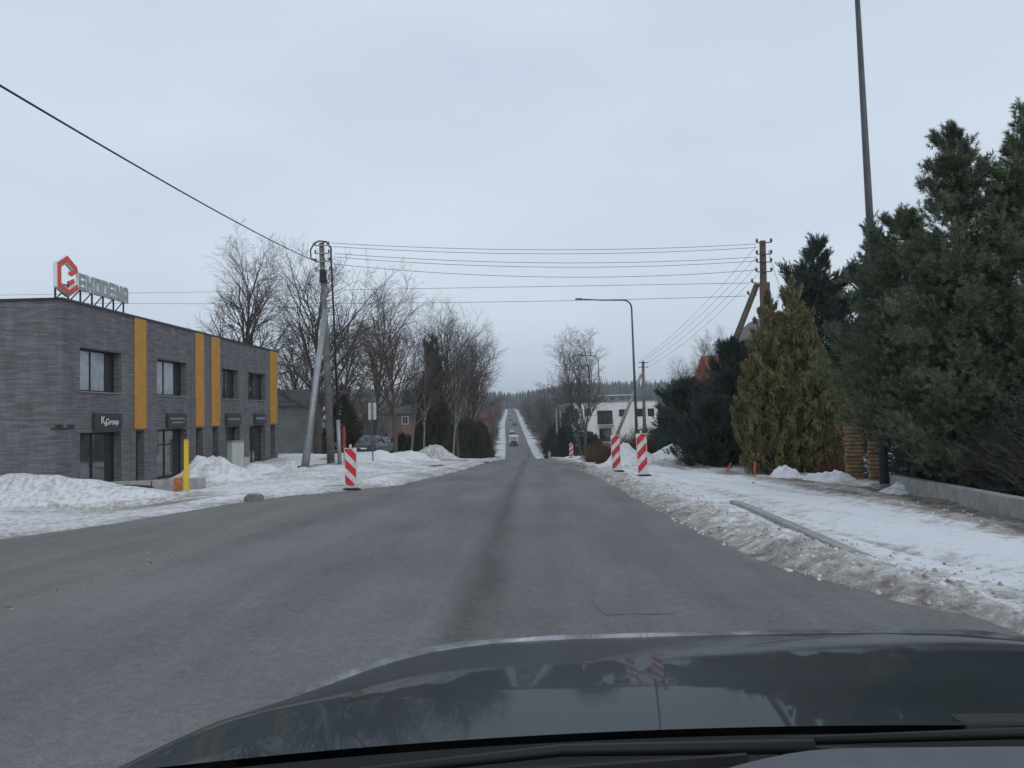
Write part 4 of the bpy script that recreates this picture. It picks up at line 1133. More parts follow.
tree_at('D', PD, 453, 335, 66, 'slender grey stemmed bare tree before the dark conifer', rz=1.6, bark=M_BIRCH)
tree_at('C', PC, 472, 322, 92, 'spreading bare tree leaning out towards the road crest', rz=.2, sx=.85)
tree_at('C', PC, 466, 316, 100, 'bare tree half hidden among the row by the road crest', rz=.7)
tree_at('B', PB, 345, 305, 78, 'wide bare tree in the gap between concrete pole and parked car', rz=3.9, bark=M_BARK2)
tree_at('C', PC, 300, 300, 75, 'bare tree behind the corner of the brick building', rz=5.0)
tree_at('E', PE, 584, 322, 88, 'triple stemmed bare tree beside the white house', rz=.4)
tree_at('E', PE, 562, 380, 140, 'small bare tree beside the descending road', rz=2.4)
tree_at('B', PB, 712, 322, 56, 'bare garden tree before the red tiled roof', rz=2.9, bark=M_BARK2, twig=M_TWIG2, sx=.9)
tree_at('B', PB, 690, 352, 70, 'pale bare garden tree beyond the dark pine shrubs', rz=.9, bark=M_BARK2, twig=M_TWIG2)

# ------------------------------------------------------------------ conifers
def needles(P, AX, slen, K, nlen, w, spread, rg):
    """P (S,3) shoot roots, AX (S,3) shoot axes -> triangles"""
    S = len(P)
    t = (np.arange(K) + .5) / K
    base = P[:, None, :] + AX[:, None, :] * (slen[:, None] * t[None, :])[..., None]
    rv = rg.normal(size=(S, K, 3)); rv -= (rv * AX[:, None, :]).sum(-1, keepdims=True) * AX[:, None, :]
    rv /= np.linalg.norm(rv, axis=-1, keepdims=True) + 1e-9
    sp = spread * (1.1 - .6 * t)[None, :, None]
    dirn = AX[:, None, :] * (1 - sp * .5) + rv * sp
    dirn /= np.linalg.norm(dirn, axis=-1, keepdims=True)
    sd = np.cross(dirn, rg.normal(size=(S, K, 3))); sd /= np.linalg.norm(sd, axis=-1, keepdims=True) + 1e-9
    L = nlen * rg.uniform(.7, 1.2, (S, K, 1))
    V = np.stack([base - sd * w, base + sd * w, base + dirn * L], 2).reshape(-1, 3)
    return V, np.arange(len(V)).reshape(-1, 3)

def conifer(name, label, p, H, R, prof, S, K, m_, seed, slen=.28, nlen=.10, w=.009, spread=.75, upw=.5, out=1.0, rough=.45, zmin=.03, inner=.6, bark=M_BARK2, limbs=40, group='evergreen conifers', clump=3.0, cat='tree', tops=None, nB=0, plume=0):
    rg = np.random.default_rng(seed)
    ro = empty(name, p, 0, label, cat, group)
    # heads: (dx, dy, height factor, width factor) of each spire
    heads = tops or [(0, 0, 1.0, 1.0)]
    MBt = MB()
    Ps, As = [], []
    for hi, (hx, hy, hf, wf) in enumerate(heads):
        Hh = H * hf; n = int(S * hf * wf / sum(h[2] * h[3] for h in heads))
        if nB:
            hf_n = hf * wf / sum(h[2] * h[3] for h in heads)
            B = max(20, int(nB * hf_n)); per = max(6, n // B)
            bt = rg.random(B * 6) * (.97 - zmin) + zmin
            bt = bt[rg.random(B * 6) < (prof(bt) + .10) / (np.max(prof(np.linspace(0, 1, 50))) + .10)][:B]; B = len(bt)
            baz = rg.random(B) * 2 * math.pi
            bl_ = (prof(bt) * R * wf + .10) * rg.uniform(1 - rough, 1 + rough * .55, B)
            if plume:
                st_ = np.stack([np.cos(baz) * bl_ * .72, np.sin(baz) * bl_ * .72, bt * Hh - .3], -1)
                bd = np.stack([np.cos(baz) * .32, np.sin(baz) * .32, np.ones(B)], -1) + rg.normal(size=(B, 3)) * .10
                bd /= np.linalg.norm(bd, axis=1, keepdims=True); ln_ = plume * rg.uniform(.6, 1.3, B) * (1.15 - .5 * bt)
            else:
                st_ = np.stack([np.zeros(B), np.zeros(B), bt * Hh - bl_ * upw * .35], -1)
                bd = np.stack([np.cos(baz), np.sin(baz), np.full(B, upw * .5) + .5 * bt], -1) + rg.normal(size=(B, 3)) * .12
                bd /= np.linalg.norm(bd, axis=1, keepdims=True); ln_ = bl_ * 1.05
            sfr = (1 - (1 - .25) * rg.random((B, per)) ** (1.3 if not plume else .9))
            lat_ = rg.normal(size=(B, per, 3)) * ((.15 if not plume else .10) * np.minimum(ln_, 1.1))[:, None, None] * (1.15 - .6 * sfr)[..., None]
            pos = st_[:, None, :] + bd[:, None, :] * (ln_[:, None] * sfr)[..., None] + lat_
            if not plume: pos[..., 2] += (upw * .22 * ln_[:, None] * sfr ** 2)
            pos[..., 0] += hx; pos[..., 1] += hy
            ax = bd[:, None, :] * .7 + np.array([0, 0, upw * .8]) + lat_ * 1.5 + rg.normal(size=(B, per, 3)) * .25
            ax /= np.linalg.norm(ax, axis=-1, keepdims=True)
            pos = pos.reshape(-1, 3); ax = ax.reshape(-1, 3); okz = pos[:, 2] < Hh * 1.0
            Ps.append(pos[okz]); As.append(ax[okz])
        n = n // 4 if nB else n
        t = rg.random(n * 5) * (1 - zmin) + zmin
        keep = rg.random(n * 5) < (prof(t) + .06) / (np.max(prof(np.linspace(0, 1, 50))) + .06)
        t = t[keep][:n]; n = len(t)
        az = rg.random(n) * 2 * math.pi
        nz = fbm(az * clump + 7 * hi, t * H * 1.1 + 3, seed, 3); nz2 = vnoise(az * 2.2 + 9, t * H * .7, seed + 7)
        rprof = prof(t) * R * wf * (1 - rough + rough * 2 * nz) * (.85 + .3 * nz2)
        u = rg.random(n)
        rf = (1 - inner * u ** 1.7) * (.72 if nB else 1)
        rad = rprof * rf
        o_ = np.stack([np.cos(az), np.sin(az), np.zeros(n)], -1)
        pos = o_ * rad[:, None]; pos[:, 2] = t * Hh + .12 * rg.normal(size=n)
        pos[:, 0] += hx; pos[:, 1] += hy
        ax = o_ * out * (.35 + .65 * (1 - t))[:, None] + np.array([0, 0, 1.0]) * upw + rg.normal(size=(n, 3)) * .32
        ax /= np.linalg.norm(ax, axis=1, keepdims=True)
        Ps.append(pos); As.append(ax)
        # leader shoots so the tip ends in a point
        kt = 26; lt_ = np.linspace(.93, 1.0, kt)
        lp = np.stack([rg.normal(0, .05, kt) + hx, rg.normal(0, .05, kt) + hy, lt_ * Hh], -1); la = np.stack([rg.normal(0, .35, kt), rg.normal(0, .35, kt), np.ones(kt)], -1)
        Ps.append(lp); As.append(la / np.linalg.norm(la, axis=1, keepdims=True))
        MBt.tube([(hx, hy, -.3), (hx * 1.0, hy, Hh * .5), (hx, hy, Hh * .97)], [max(.07, H * .016), H * .009, .015], 7)
        rr_ = random.Random(seed + hi)
        for k in range(limbs):
            tt = rr_.uniform(.06, .9); a = rr_.uniform(0, 6.28); L = float(prof(np.array(tt))) * R * wf * .85
            z = tt * Hh
            MBt.tube([(hx, hy, z), (hx + math.cos(a) * L * .5, hy + math.sin(a) * L * .5, z + L * .12 * (upw + .2)), (hx + math.cos(a) * L, hy + math.sin(a) * L, z + L * .45 * upw)], [H * .0045, H * .003, .006], 4, cap=False)
    P = np.concatenate(Ps); AX = np.concatenate(As)
    sl = slen * rg.uniform(.6, 1.3, len(P))
    V, Fc = needles(P, AX, sl, K, nlen, w, spread, rg)
    MBt.build('trunk', bark, ro, smooth=True)
    mesh_np('crown', V, Fc, m_, ro)
    return ro
def prof_cone(t): return np.clip((1 - t), 0, 1) ** .8 * np.clip(t / .06, .5, 1)
def prof_pine(t): return np.clip((1 - t), 0, 1) ** .62 * (0.75 + .25 * np.clip(t / .25, 0, 1))
def prof_egg(t): return np.clip(np.sin(np.clip(t, 0, 1) ** .75 * math.pi), 0, 1) ** .55 * (1 - .45 * t)
def prof_fat(t): return np.clip((1 - t), 0, 1) ** .62 * (.70 + .42 * np.clip(t / .35, 0, 1) * np.clip(1.6 - t, 0, 1))
def prof_thuja(t): return np.clip(1 - t, 0, 1) ** .72 * (.78 + .5 * np.clip(t / .3, 0, 1) * np.clip(1.5 - t, 0, 1))
def prof_col(t): return np.clip(1 - t, 0, 1) ** .8 * np.clip(.75 + t, 0, 1.15)
def prof_bush(t): return np.clip(1 - t ** 2.2, 0, 1) ** .6

def con_at(name, label, px, top, Y, wpx, prof, S, K, m_, seed, dx=0, **kw):
    p = place(px, Y); p.z -= .02
    H = PY(px, top, Y).z - p.z
    return conifer(name, label, p, H, wpx / 2 * Y / FPX, prof, S, K, m_, seed, **kw)
NEAR = dict(slen=.15, nlen=.105, w=.007, spread=.98, upw=.70, nB=170)
con_at('pine_tree', 'tall near pine with pointed crown right behind the low garden wall', 968, 126, 16.0, 150, prof_fat, 7600, 30, M_PINE, 51, rough=.42, zmin=.08, inner=.75, limbs=70, **NEAR)
con_at('pine_tree', 'pine with small pointed top overhanging the lamp post foot', 916, 210, 18.3, 176, prof_fat, 7200, 30, M_PINE, 52, rough=.42, zmin=.22, inner=.75, limbs=60, **NEAR)
con_at('pine_tree', 'tall pine at the end of the garden wall beyond its neighbour', 1040, 108, 15.4, 150, prof_fat, 7000, 30, M_PINE, 53, rough=.45, zmin=.08, inner=.75, limbs=60, **NEAR)
con_at('pine_tree', 'dark green pine behind the golden thuja', 822, 243, 31, 128, prof_fat, 6400, 26, M_PINED, 54, slen=.42, nlen=.16, w=.014, spread=.7, upw=.75, rough=.5, nB=110, inner=.7, zmin=.05)
con_at('pine_tree', 'dark pine peeking out beside the tall lamp post', 880, 226, 29, 70, prof_pine, 3600, 26, M_PINED, 55, slen=.42, nlen=.15, w=.013, spread=.7, upw=.75, rough=.5, nB=110, inner=.7, zmin=.1)
p = place(796, 27.2)
conifer('golden_thuja', 'large golden yellow thuja with twin tops beside the snowy path', p, PY(790, 282, 27.2).z - p.z, 2.15, prof_thuja, 15000, 18, M_THUJA, 56, slen=.16, nlen=.085, w=.013, spread=.7, upw=1.1, out=.55, rough=.28, inner=.55, zmin=.0, nB=800, plume=.5,
        tops=[(0.1, 0, 1.0, .85), (-.85, -.1, .95, .70), (.75, .1, .78, .75)], cat='tree')
con_at('pine_shrub', 'rounded dark pine shrub nearest the brown hedge', 688, 384, 41, 70, prof_bush, 3000, 24, M_PINED, 57, slen=.38, nlen=.16, w=.015, spread=.7, upw=.8, rough=.5, nB=80, inner=.6, cat='shrub')
con_at('pine_shrub', 'dark pine shrub between the golden thuja and the slanting wooden strut', 736, 344, 36, 66, prof_bush, 3600, 24, M_PINED, 58, slen=.36, nlen=.15, w=.014, spread=.7, upw=.8, rough=.5, nB=80, inner=.6, cat='shrub')
con_at('pine_shrub', 'low dark pine shrub at the snow edge beside the golden thuja', 712, 402, 33.5, 70, prof_bush, 2600, 24, M_PINED, 59, slen=.32, nlen=.14, w=.013, spread=.7, upw=.7, rough=.5, nB=70, inner=.6, cat='shrub')
con_at('columnar_conifer', 'tall dark columnar conifer among the bare trees', 434, 338, 76, 40, prof_col, 4200, 18, M_SPRUCE, 60, slen=.42, nlen=.22, w=.022, spread=.7, upw=1.3, out=.6, rough=.45, inner=.5, zmin=.01, nB=170, plume=1.6)
con_at('spruce_tree', 'small dark spruce behind the concrete pole', 343, 388, 62, 44, prof_cone, 2200, 18, M_SPRUCE, 61, slen=.4, nlen=.17, w=.02, spread=.7, upw=.1, out=1.2, rough=.5, inner=.6)
con_at('spruce_tree', 'dark spruce standing behind the brick house roof', 408, 392, 118, 34, prof_cone, 1800, 16, M_PINED, 62, slen=.5, nlen=.3, w=.04, spread=.7, upw=.1, out=1.2, rough=.5, inner=.6)
for i, (px_, top_, Y_, w_, lab) in enumerate(((402, 437, 82, 34, 'clipped dark evergreen hedge bush beside the brick house wall'), (420, 436, 80, 34, 'clipped dark evergreen hedge bush under the orange brick gable'),
                                             (446, 424, 84, 40, 'taller dark evergreen bush beneath the columnar conifer'), (468, 420, 90, 36, 'dark evergreen bush behind the grimy snow heap'),
                                             (481, 424, 98, 22, 'dark evergreen bush closest to the road crest'))):
    con_at('evergreen_bush', lab, px_, top_, Y_, w_, prof_bush, 1700, 18, M_SPRUCE, 70 + i, slen=.4, nlen=.2, w=.03, spread=.75, upw=.6, rough=.35, inner=.5, cat='shrub', limbs=10)
for i, (px_, top_, Y_, w_, lab) in enumerate(((556, 426, 128, 24, 'dark bush beside the far pale pole'), (572, 408, 125, 30, 'dark green bush under the far bare tree'), (566, 428, 104, 18, 'dark low bush behind the small far striped panel'),
                                             (590, 436, 92, 22, 'dark bush at the foot of the triple stemmed tree'))):
    con_at('evergreen_bush', lab, px_, top_, Y_, w_, prof_bush, 1400, 18, M_PINED, 80 + i, slen=.5, nlen=.25, w=.04, spread=.75, upw=.6, rough=.4, inner=.5, cat='shrub', limbs=10)

# bare hedges and shrubs
def twig_mass(name, label, p, sx, sy, H, n, m_, seed, r=.006, fan=.5, cat='shrub', group=None):
    rg = random.Random(seed); mb = MB()
    for k in range(n):
        a, q = rg.random() * 6.28, math.sqrt(rg.random())
        b = Vector((math.cos(a) * q * sx * .8, math.sin(a) * q * sy * .8, 0))
        d = Vector((math.cos(a) * q * fan + rg.gauss(0, .35), math.sin(a) * q * fan + rg.gauss(0, .35), 1)).normalized()
        L = H * rg.uniform(.5, 1.05) * (1 - .25 * q)
        pts = [b + Vector((0, 0, -.1))]; rad = [r * 2]
        for i in range(4):
            d = (d + Vector((rg.gauss(0, .2), rg.gauss(0, .2), rg.gauss(0, .1)))).normalized()
            pts.append(pts[-1] + d * L / 4); rad.append(r * (2 - .45 * (i + 1)))
        mb.tube(pts, rad, 3, cap=False)
        for j in range(5):
            i = rg.randint(1, 4); s = pts[i]
            e = (d + Vector((rg.gauss(0, .8), rg.gauss(0, .8), rg.gauss(0, .5)))).normalized()
            mb.tube([s, s + e * L * .16 + Vector((0, 0, .02)), s + e * L * .3 + Vector((0, 0, .06))], [r, r * .8, r * .5], 3, cap=False)
    ro = empty(name, p, 0, label, cat, group)
    mb.build('branches', m_, ro)
    return ro
M_HEDGE = mat('hedge_twigs_rust', (.115, .066, .045), .9, .25, 2)
for i, (px_, Y_, w_, h_, lab) in enumerate(((617, 47, 1.6, 1.7, 'brown leafless hedge bush left of the curved street lamp'), (640, 46, 1.8, 2.0, 'brown leafless hedge bush below the white house window'), (664, 45, 1.7, 2.0, 'brown leafless hedge bush next to the dark pine shrubs'), (601, 52, 1.2, 1.4, 'small brown leafless bush beside the triple stemmed tree'))):
    twig_mass('leafless_hedge', lab, place(px_, Y_), w_, 1.2, h_, 420, M_HEDGE, 90 + i, .010, .5, 'hedge', 'brown leafless hedge bushes')
for i, (px_, Y_, w_, h_, lab) in enumerate(((950, 16.6, 1.1, 1.9, 'dark leafless shrub below the near pines behind the lamp post'), (1000, 14.2, 1.2, 1.9, 'dark leafless shrub close behind the garden wall'), (1050, 12.2, 1.2, 1.9, 'dark leafless shrub at the near end of the garden wall'), (915, 18.6, .8, 1.5, 'small dark leafless shrub beside the lamp post footing'))):
    p = place(px_, Y_); p.x = float(np.interp(p.y, [9, 11.3, 16.4, 18.9], [7.35, 7.55, 8.6, 9.1])) + (1.75 if i < 3 else 1.3)
    twig_mass('leafless_shrub', lab, p, w_, 1.1, h_, 900, M_TWIGD, 95 + i, .006, .25, 'shrub', 'dark leafless shrubs behind the garden wall')
for i, (px_, Y_, H_, lab) in enumerate(((975, 15.6, 2.6, 'low spreading dark juniper between the near pines'), (1030, 13.2, 2.6, 'low spreading dark juniper at the near wall end'), (925, 18.0, 2.4, 'low dark juniper just behind the tall lamp post'), (905, 21.5, 2.6, 'dark juniper filling the gap behind the lamp post footing'))):
    p = place(px_, Y_); p.x = max(p.x, wallX(p.y) + 1.9)
    conifer('juniper_shrub', lab, p, H_, 1.35, prof_bush, 2600, 22, M_PINED, 110 + i, slen=.2, nlen=.07, w=.008, spread=.8, upw=.3, rough=.5, inner=.8, cat='shrub', limbs=60, bark=M_TWIGD)
twig_mass('leafless_shrub', 'dry brown shrub at the foot of the golden thuja', place(838, 26.2), .9, .7, 1.0, 260, M_HEDGE, 120, .007, .6, 'shrub')

# layered stone gate pillars
for i, (px_, Y_, w_, h_, lab) in enumerate(((855.5, 22.8, .52, 2.3, 'layered honey stone gate pillar beside the golden thuja'), (874.5, 21.6, .28, 1.5, 'shorter honey stone pillar behind the tall lamp post'))):
    p = place(px_, Y_)
    gp = empty('stone_pillar', p, -.35, lab, 'pillar', 'layered stone gate pillars')
    rg = random.Random(i + 5); z = -.15; n_ = int((h_ + .15) / .115)
    for k in range(n_):
        hh_ = .098; e1, e2 = rg.uniform(-.03, .03), rg.uniform(-.03, .03)
        tt = w_ / 2
        MB().box((-tt + e1, -tt + e2, z), (tt + e1 + rg.uniform(-.02, .02), tt + e2, z + hh_)).build('stone_course', M_STONE, gp, bevel=.022); z += .115
    MB().box((-w_ / 2 + .05, -w_ / 2 + .05, -.2), (w_ / 2 - .05, w_ / 2 - .05, z - .03)).build('core', mat('mortar_dark', (.10, .08, .06), .95), gp)
    MB().box((-w_ / 2 - .06, -w_ / 2 - .06, z + .002), (w_ / 2 + .06, w_ / 2 + .06, z + .07)).build('cap_stone', M_STONE, gp, bevel=.015)

# ------------------------------------------------------------------ houses
def house(name, label, p, rz, W, D, H, roof, rh, wall_m, roof_m, wins, eave=.35, doors=(), extra=None):
    h = empty(name, p, rz, label, 'house')
    MB().box((-W / 2, -D / 2, -.8), (W / 2, D / 2, H)).build('wall', wall_m, h)
    if roof == 'gable':
        MB().prism([(-W / 2 - eave, H + .002), (W / 2 + eave, H + .002), (0, H + rh)], lambda u, v, d: (u, d, v), -D / 2 - eave, D / 2 + eave).build('roof', roof_m, h)
    elif roof == 'gable_x':
        MB().prism([(-D / 2 - eave, H + .002), (D / 2 + eave, H + .002), (0, H + rh)], lambda u, v, d: (d, u, v), -W / 2 - eave, W / 2 + eave).build('roof', roof_m, h)
    elif roof == 'hip':
        e = eave; MB().add([(-W / 2 - e, -D / 2 - e, H + .002), (W / 2 + e, -D / 2 - e, H + .002), (W / 2 + e, D / 2 + e, H + .002), (-W / 2 - e, D / 2 + e, H + .002), (-W * .2, 0, H + rh), (W * .2, 0, H + rh)],
                             [(0, 3, 2, 1), (0, 1, 5, 4), (1, 2, 5), (2, 3, 4, 5), (3, 0, 4)]).build('roof', roof_m, h)
    else:
        MB().box((-W / 2 - .1, -D / 2 - .1, H + .002), (W / 2 + .1, D / 2 + .1, H + rh)).build('roof', roof_m, h)
    for (side_, a, z0, w, hh_) in wins:
        if side_ == 'f': f = lambda u, v, d: (u, -D / 2 - d, v)
        elif side_ == 'l': f = lambda u, v, d: (-W / 2 - d, u, v)
        else: f = lambda u, v, d: (W / 2 + d, u, v)
        fr = MB()
        fr.prism([(a - w / 2 - .07, z0 - .07), (a + w / 2 + .07, z0 - .07), (a + w / 2 + .07, z0 + hh_ + .07), (a - w / 2 - .07, z0 + hh_ + .07)], f, .003, .04)
        wn_ = fr.build('window', M_OFFW if wall_m != M_OFFW else M_SIGN, h)
        nsp = 2 if w < 1.6 else 3
        for q in range(nsp):
            x0, x1 = a - w / 2 + w * q / nsp + .025, a - w / 2 + w * (q + 1) / nsp - .025
            MB().prism([(x0, z0), (x1, z0), (x1, z0 + hh_), (x0, z0 + hh_)], f, .041, .05).build('pane', M_GLASS, wn_)
    return h
# white flat-roofed house
def base_at(px, Y): return place(px, Y)
p = base_at(628, 104)
hz = PY(628, 402, 104).z - p.z
wh = house('white_house', 'white modern flat roofed house beyond the brown hedge', p, -.13, 8.2, 9, hz, 'flat', .18, M_OFFW, M_GREYR,
           [('f', -2.9, hz - 2.9, 1.9, 1.7), ('f', 1.75, hz - 1.95, .8, .9), ('f', -.6, hz - 1.9, .7, .8), ('f', 3.2, hz - 1.95, .7, .9), ('f', -2.9, hz - 5.2, 1.5, 1.6), ('f', 1.9, hz - 5.0, 1.2, 1.2)])
MB().box((-3.6, 1.0, hz + .182), (1.2, 5, hz + .95)).build('roof_storey', M_GREYR, wh)
MB().box((-3.9, .8, hz + .952), (1.5, 5.2, hz + 1.06)).build('roof_slab', M_OFFW, wh)
for a in (-1.9, -.6, .4): MB().box((a - .3, .97, hz + .35), (a + .3, .997, hz + .8)).build('roof_window', M_GLASS, wh)
MB().box((-3.75, -5.2, hz - 3.25), (-1.7, -4.52, hz - 3.1)).build('balcony', M_GREYR, wh)
for a in np.linspace(-3.65, -1.8, 8): MB().box((a - .02, -5.18, hz - 3.098), (a + .02, -5.14, hz - 2.3)).build('balcony_rail', M_SIGN, wh)
p = base_at(579, 150)
hz2 = PY(579, 399, 150).z - p.z
house('white_house', 'pale house half hidden behind the triple stemmed bare tree', p, .1, 6.5, 7, hz2 - .8, 'gable', 1.4, M_OFFW, M_ROOFD, [('f', -1.2, hz2 - 3.4, 1.2, 1.3), ('f', 1.4, hz2 - 3.4, 1.2, 1.3)])
# brick house with dark hip roof
p = base_at(411, 96)
hz3 = PY(411, 413.5, 96).z - p.z
hb = house('brick_house', 'brick house with dark hip roof among the bare trees', p, -.5, 3.9, 4.4, hz3, 'hip', 1.15, M_HBRICK, M_ROOFD, [('r', -.9, hz3 - 1.35, 1.0, .9), ('f', .9, hz3 - 1.3, .9, .9)], eave=.45)
MB().box((-1.9, -2.26, hz3 - 2.6), (.3, -2.203, hz3 - .25)).build('timber_cladding', mat('brown_timber', (.15, .12, .105), .9, .2, 6), hb)
# grey house behind the commercial building
p = base_at(288, 64)
hz4 = PY(288, 409, 64).z - p.z
house('grey_house', 'grey rendered house with steep gable behind the brick building', p, .15, 5.2, 7, hz4 + .2, 'gable_x', 1.5, mat('grey_green_render', (.17, .185, .18), .9, .15, 1), M_ROOFD, [('f', -1.6, 3.2, .8, 1.0)])
p = base_at(312, 110)
hz5 = PY(312, 404, 110).z - p.z
house('grey_house', 'low pale grey block of flats far behind the concrete pole', p, .1, 9, 8, hz5, 'flat', .2, mat('pale_grey_render', (.38, .37, .35), .9, .08, 1), M_ROOFD, [('f', a, z, 1.2, 1.3) for a in (-3, 0, 3) for z in (1.5, 4.2)])
# red roofed house on the right
p = base_at(730, 60)
hz6 = PY(705, 386, 60).z - p.z
house('red_roofed_house', 'house with red tiled roof behind the dark pine shrubs', p, 0.02, 3.6, 7, hz6, 'gable_x', PY(705, 358, 60).z - PY(705, 386, 60).z + .2, M_OFFW, M_ROOFR, [('f', -.8, 1.2, .9, 1.1)], eave=.25)
p = base_at(768, 50)
hz7 = PY(752, 345, 50).z - p.z
house('grey_roofed_house', 'house with dull grey roof behind the wooden pole', p, 0.0, 4.2, 6, hz7, 'gable', PY(752, 317, 50).z - PY(752, 345, 50).z, mat('brown_grey_wall', (.17, .14, .13), .9, .1), mat('dull_brown_roof', (.13, .11, .11), .8, .15), [('f', .5, 2.0, 1.0, 1.2)], eave=.2)
p = base_at(478.5, 165)
hz8 = PY(478, 414, 165).z - p.z
house('red_house', 'small dull red house among far bare trees', p, 0.1, 5.5, 6, hz8 - 1.0, 'gable', 2.2, mat('dull_red_wall', (.15, .085, .072), .9, .15), mat('rust_roof', (.16, .085, .07), .8, .2), [('f', 0, 2.2, 1.2, 1.2)])

# ------------------------------------------------------------------ vehicles
def car_body(st, W):
    """lofted shell; st: (y, zb, zbelt, ztop, halfw, halfw_top)"""
    mb = MB(); n = 10
    for (y, zb, zs, zt, w, wt) in st:
        ring = [(w * .86, zb), (w * .99, zb + .16), (w, (zb + zs) / 2 + .05), (w * .955, zs), (wt, zt)]
        for x, z in ring: mb.v.append((x, y, z))
        for x, z in ring[::-1]: mb.v.append((-x, y, z))
    for i in range(len(st) - 1):
        for k in range(n):
            k2 = (k + 1) % n
            mb.f.append((i * n + k, i * n + k2, (i + 1) * n + k2, (i + 1) * n + k))
    mb.f.append(tuple(range(n - 1, -1, -1))); b = (len(st) - 1) * n; mb.f.append(tuple(b + k for k in range(n)))
    return mb
def vehicle(name, label, p, rz, L, W, H, paint, cat='car', group=None):
    v = empty(name, p, rz, label, cat, group)
    w = W / 2; k = H / 1.66
    S = [(0, .42, .80, .82, w * .90, w * .80), (.03, .30, .98, 1.00, w * .97, w * .88), (.075, .26, 1.03, 1.10, w, w * .86), (.16, .25, 1.05, 1.60, w, w * .70), (.30, .24, 1.04, 1.655, w, w * .72),
         (.47, .24, 1.02, 1.66, w, w * .72), (.58, .24, 1.01, 1.58, w, w * .70), (.735, .25, .98, 1.00, w, w * .84), (.90, .27, .90, .93, w * .98, w * .80), (.97, .32, .78, .80, w * .92, w * .72), (1.0, .42, .62, .64, w * .82, w * .66)]
    st = [(-L / 2 + f * L, a * k, b_ * k, c * k, d, e) for f, a, b_, c, d, e in S]
    car_body(st, W).build('body', paint, v, smooth=True)
    def Y(f): return -L / 2 + f * L
    def pane(q, nm='window'):
        a = Vector(q[0]); nn = (Vector(q[1]) - a).cross(Vector(q[2]) - a).normalized() * .012
        mb = MB().add([tuple(Vector(c) + nn) for c in q], [tuple(range(len(q)))]); return mb.build(nm, M_GLASS, v)
    pane([(-w * .80, Y(.083), 1.13 * k), (w * .80, Y(.083), 1.13 * k), (w * .68, Y(.152), 1.55 * k), (-w * .68, Y(.152), 1.55 * k)], 'rear_window')
    pane([(w * .80, Y(.722), 1.04 * k), (-w * .80, Y(.722), 1.04 * k), (-w * .68, Y(.595), 1.54 * k), (w * .68, Y(.595), 1.54 * k)], 'windscreen')
    for s in (1, -1):
        def sx(z, t=1): return s * (w * .955 + (w * .715 - w * .955) * (z - 1.04) / (1.64 - 1.04)) * 1.004
        for f0, f1, g0, g1 in ((.15, .31, .185, .31), (.325, .48, .325, .48), (.495, .69, .495, .59)):
            q = [(sx(1.07), Y(f0), 1.07 * k), (sx(1.07), Y(f1), 1.07 * k), (sx(1.52), Y(g1), 1.52 * k), (sx(1.52), Y(g0), 1.52 * k)]
            if s < 0: q = q[::-1]
            pane(q)
        MB().box((s * w * .60, Y(0) + .0, .80 * k), (s * w * .93, Y(.03) - .01, .95 * k)).build('tail_light', M_LENS, v, bevel=.02)
        MB().box((s * w * .50, Y(.962), .66 * k), (s * w * .88, Y(.993), .76 * k)).build('headlight', M_HEADL, v, bevel=.02)
        MB().box((s * w * 1.0, Y(.66), 1.02 * k), (s * w * 1.13, Y(.685), 1.15 * k)).build('wing_mirror', paint, v, bevel=.02)
        for f in (.18, .80):
            ty = MB().tube([(s * (w - .22), Y(f), .335), (s * (w + .01), Y(f), .335)], .335, 18).build('wheel', M_TYRE, v)
            MB().tube([(s * (w - .02), Y(f), .335), (s * (w + .018), Y(f), .335)], .215, 14).build('rim', M_RIM, ty)
    MB().box((-w * .92, Y(0) - .03, .36 * k), (w * .92, Y(0) + .12, .60 * k)).build('rear_bumper', M_SIGN, v, bevel=.03)
    MB().box((-.26, Y(0) - .045, .64 * k), (.26, Y(0) - .01, .75 * k)).build('number_plate', M_SIGNW, v)
    MB().box((-w * .7, Y(1) - .06, .40 * k), (w * .7, Y(1) + .02, .56 * k)).build('front_grille', M_SIGN, v, bevel=.02)
    return v
PAINT_SUV = mat('suv_paint', (.05, .066, .076), .3, .05, metal=.4, coat=.8)
PAINT_DK = mat('dark_paint', (.03, .032, .036), .3, .05, metal=.4, coat=.8)
PAINT_GR = mat('grey_paint', (.16, .17, .18), .3, .05, metal=.4, coat=.8)
p = place(377, 60)
vehicle('parked_car', 'blue grey crossover car parked beyond the snow heaps', p, math.radians(-15), 4.5, 1.86, 1.66, PAINT_SUV)
p = place(484, 150); p.z += .05
vehicle('parked_car', 'dark car parked beside the far trees by the road dip', p, 1.0, 4.4, 1.8, 1.5, PAINT_DK)
def on_road(px, Y):
    q = place(px, Y); q.z = float(zr(Y)) + .005; return q
vehicle('moving_car', 'dark car driving away on the far rising road', on_road(514.6, 345), .02, 4.5, 1.85, 1.7, PAINT_DK)
vehicle('moving_car', 'grey car coming over the far hill', on_road(509.3, 500), math.pi, 4.6, 1.9, 1.8, PAINT_GR)
vehicle('moving_car', 'pale car just behind the white lorry', on_road(512.0, 292), math.pi, 4.6, 1.9, 1.6, mat('pale_paint', (.5, .51, .52), .3, .05, coat=.8))
vehicle('moving_car', 'dark car following far behind the white lorry', on_road(510.8, 410), math.pi, 4.6, 1.9, 1.6, PAINT_DK)
vehicle('moving_car', 'red car near the top of the far hill', on_road(512.4, 585), .02, 4.5, 1.9, 1.6, mat('red_paint', (.25, .03, .03), .3, .05, coat=.8))
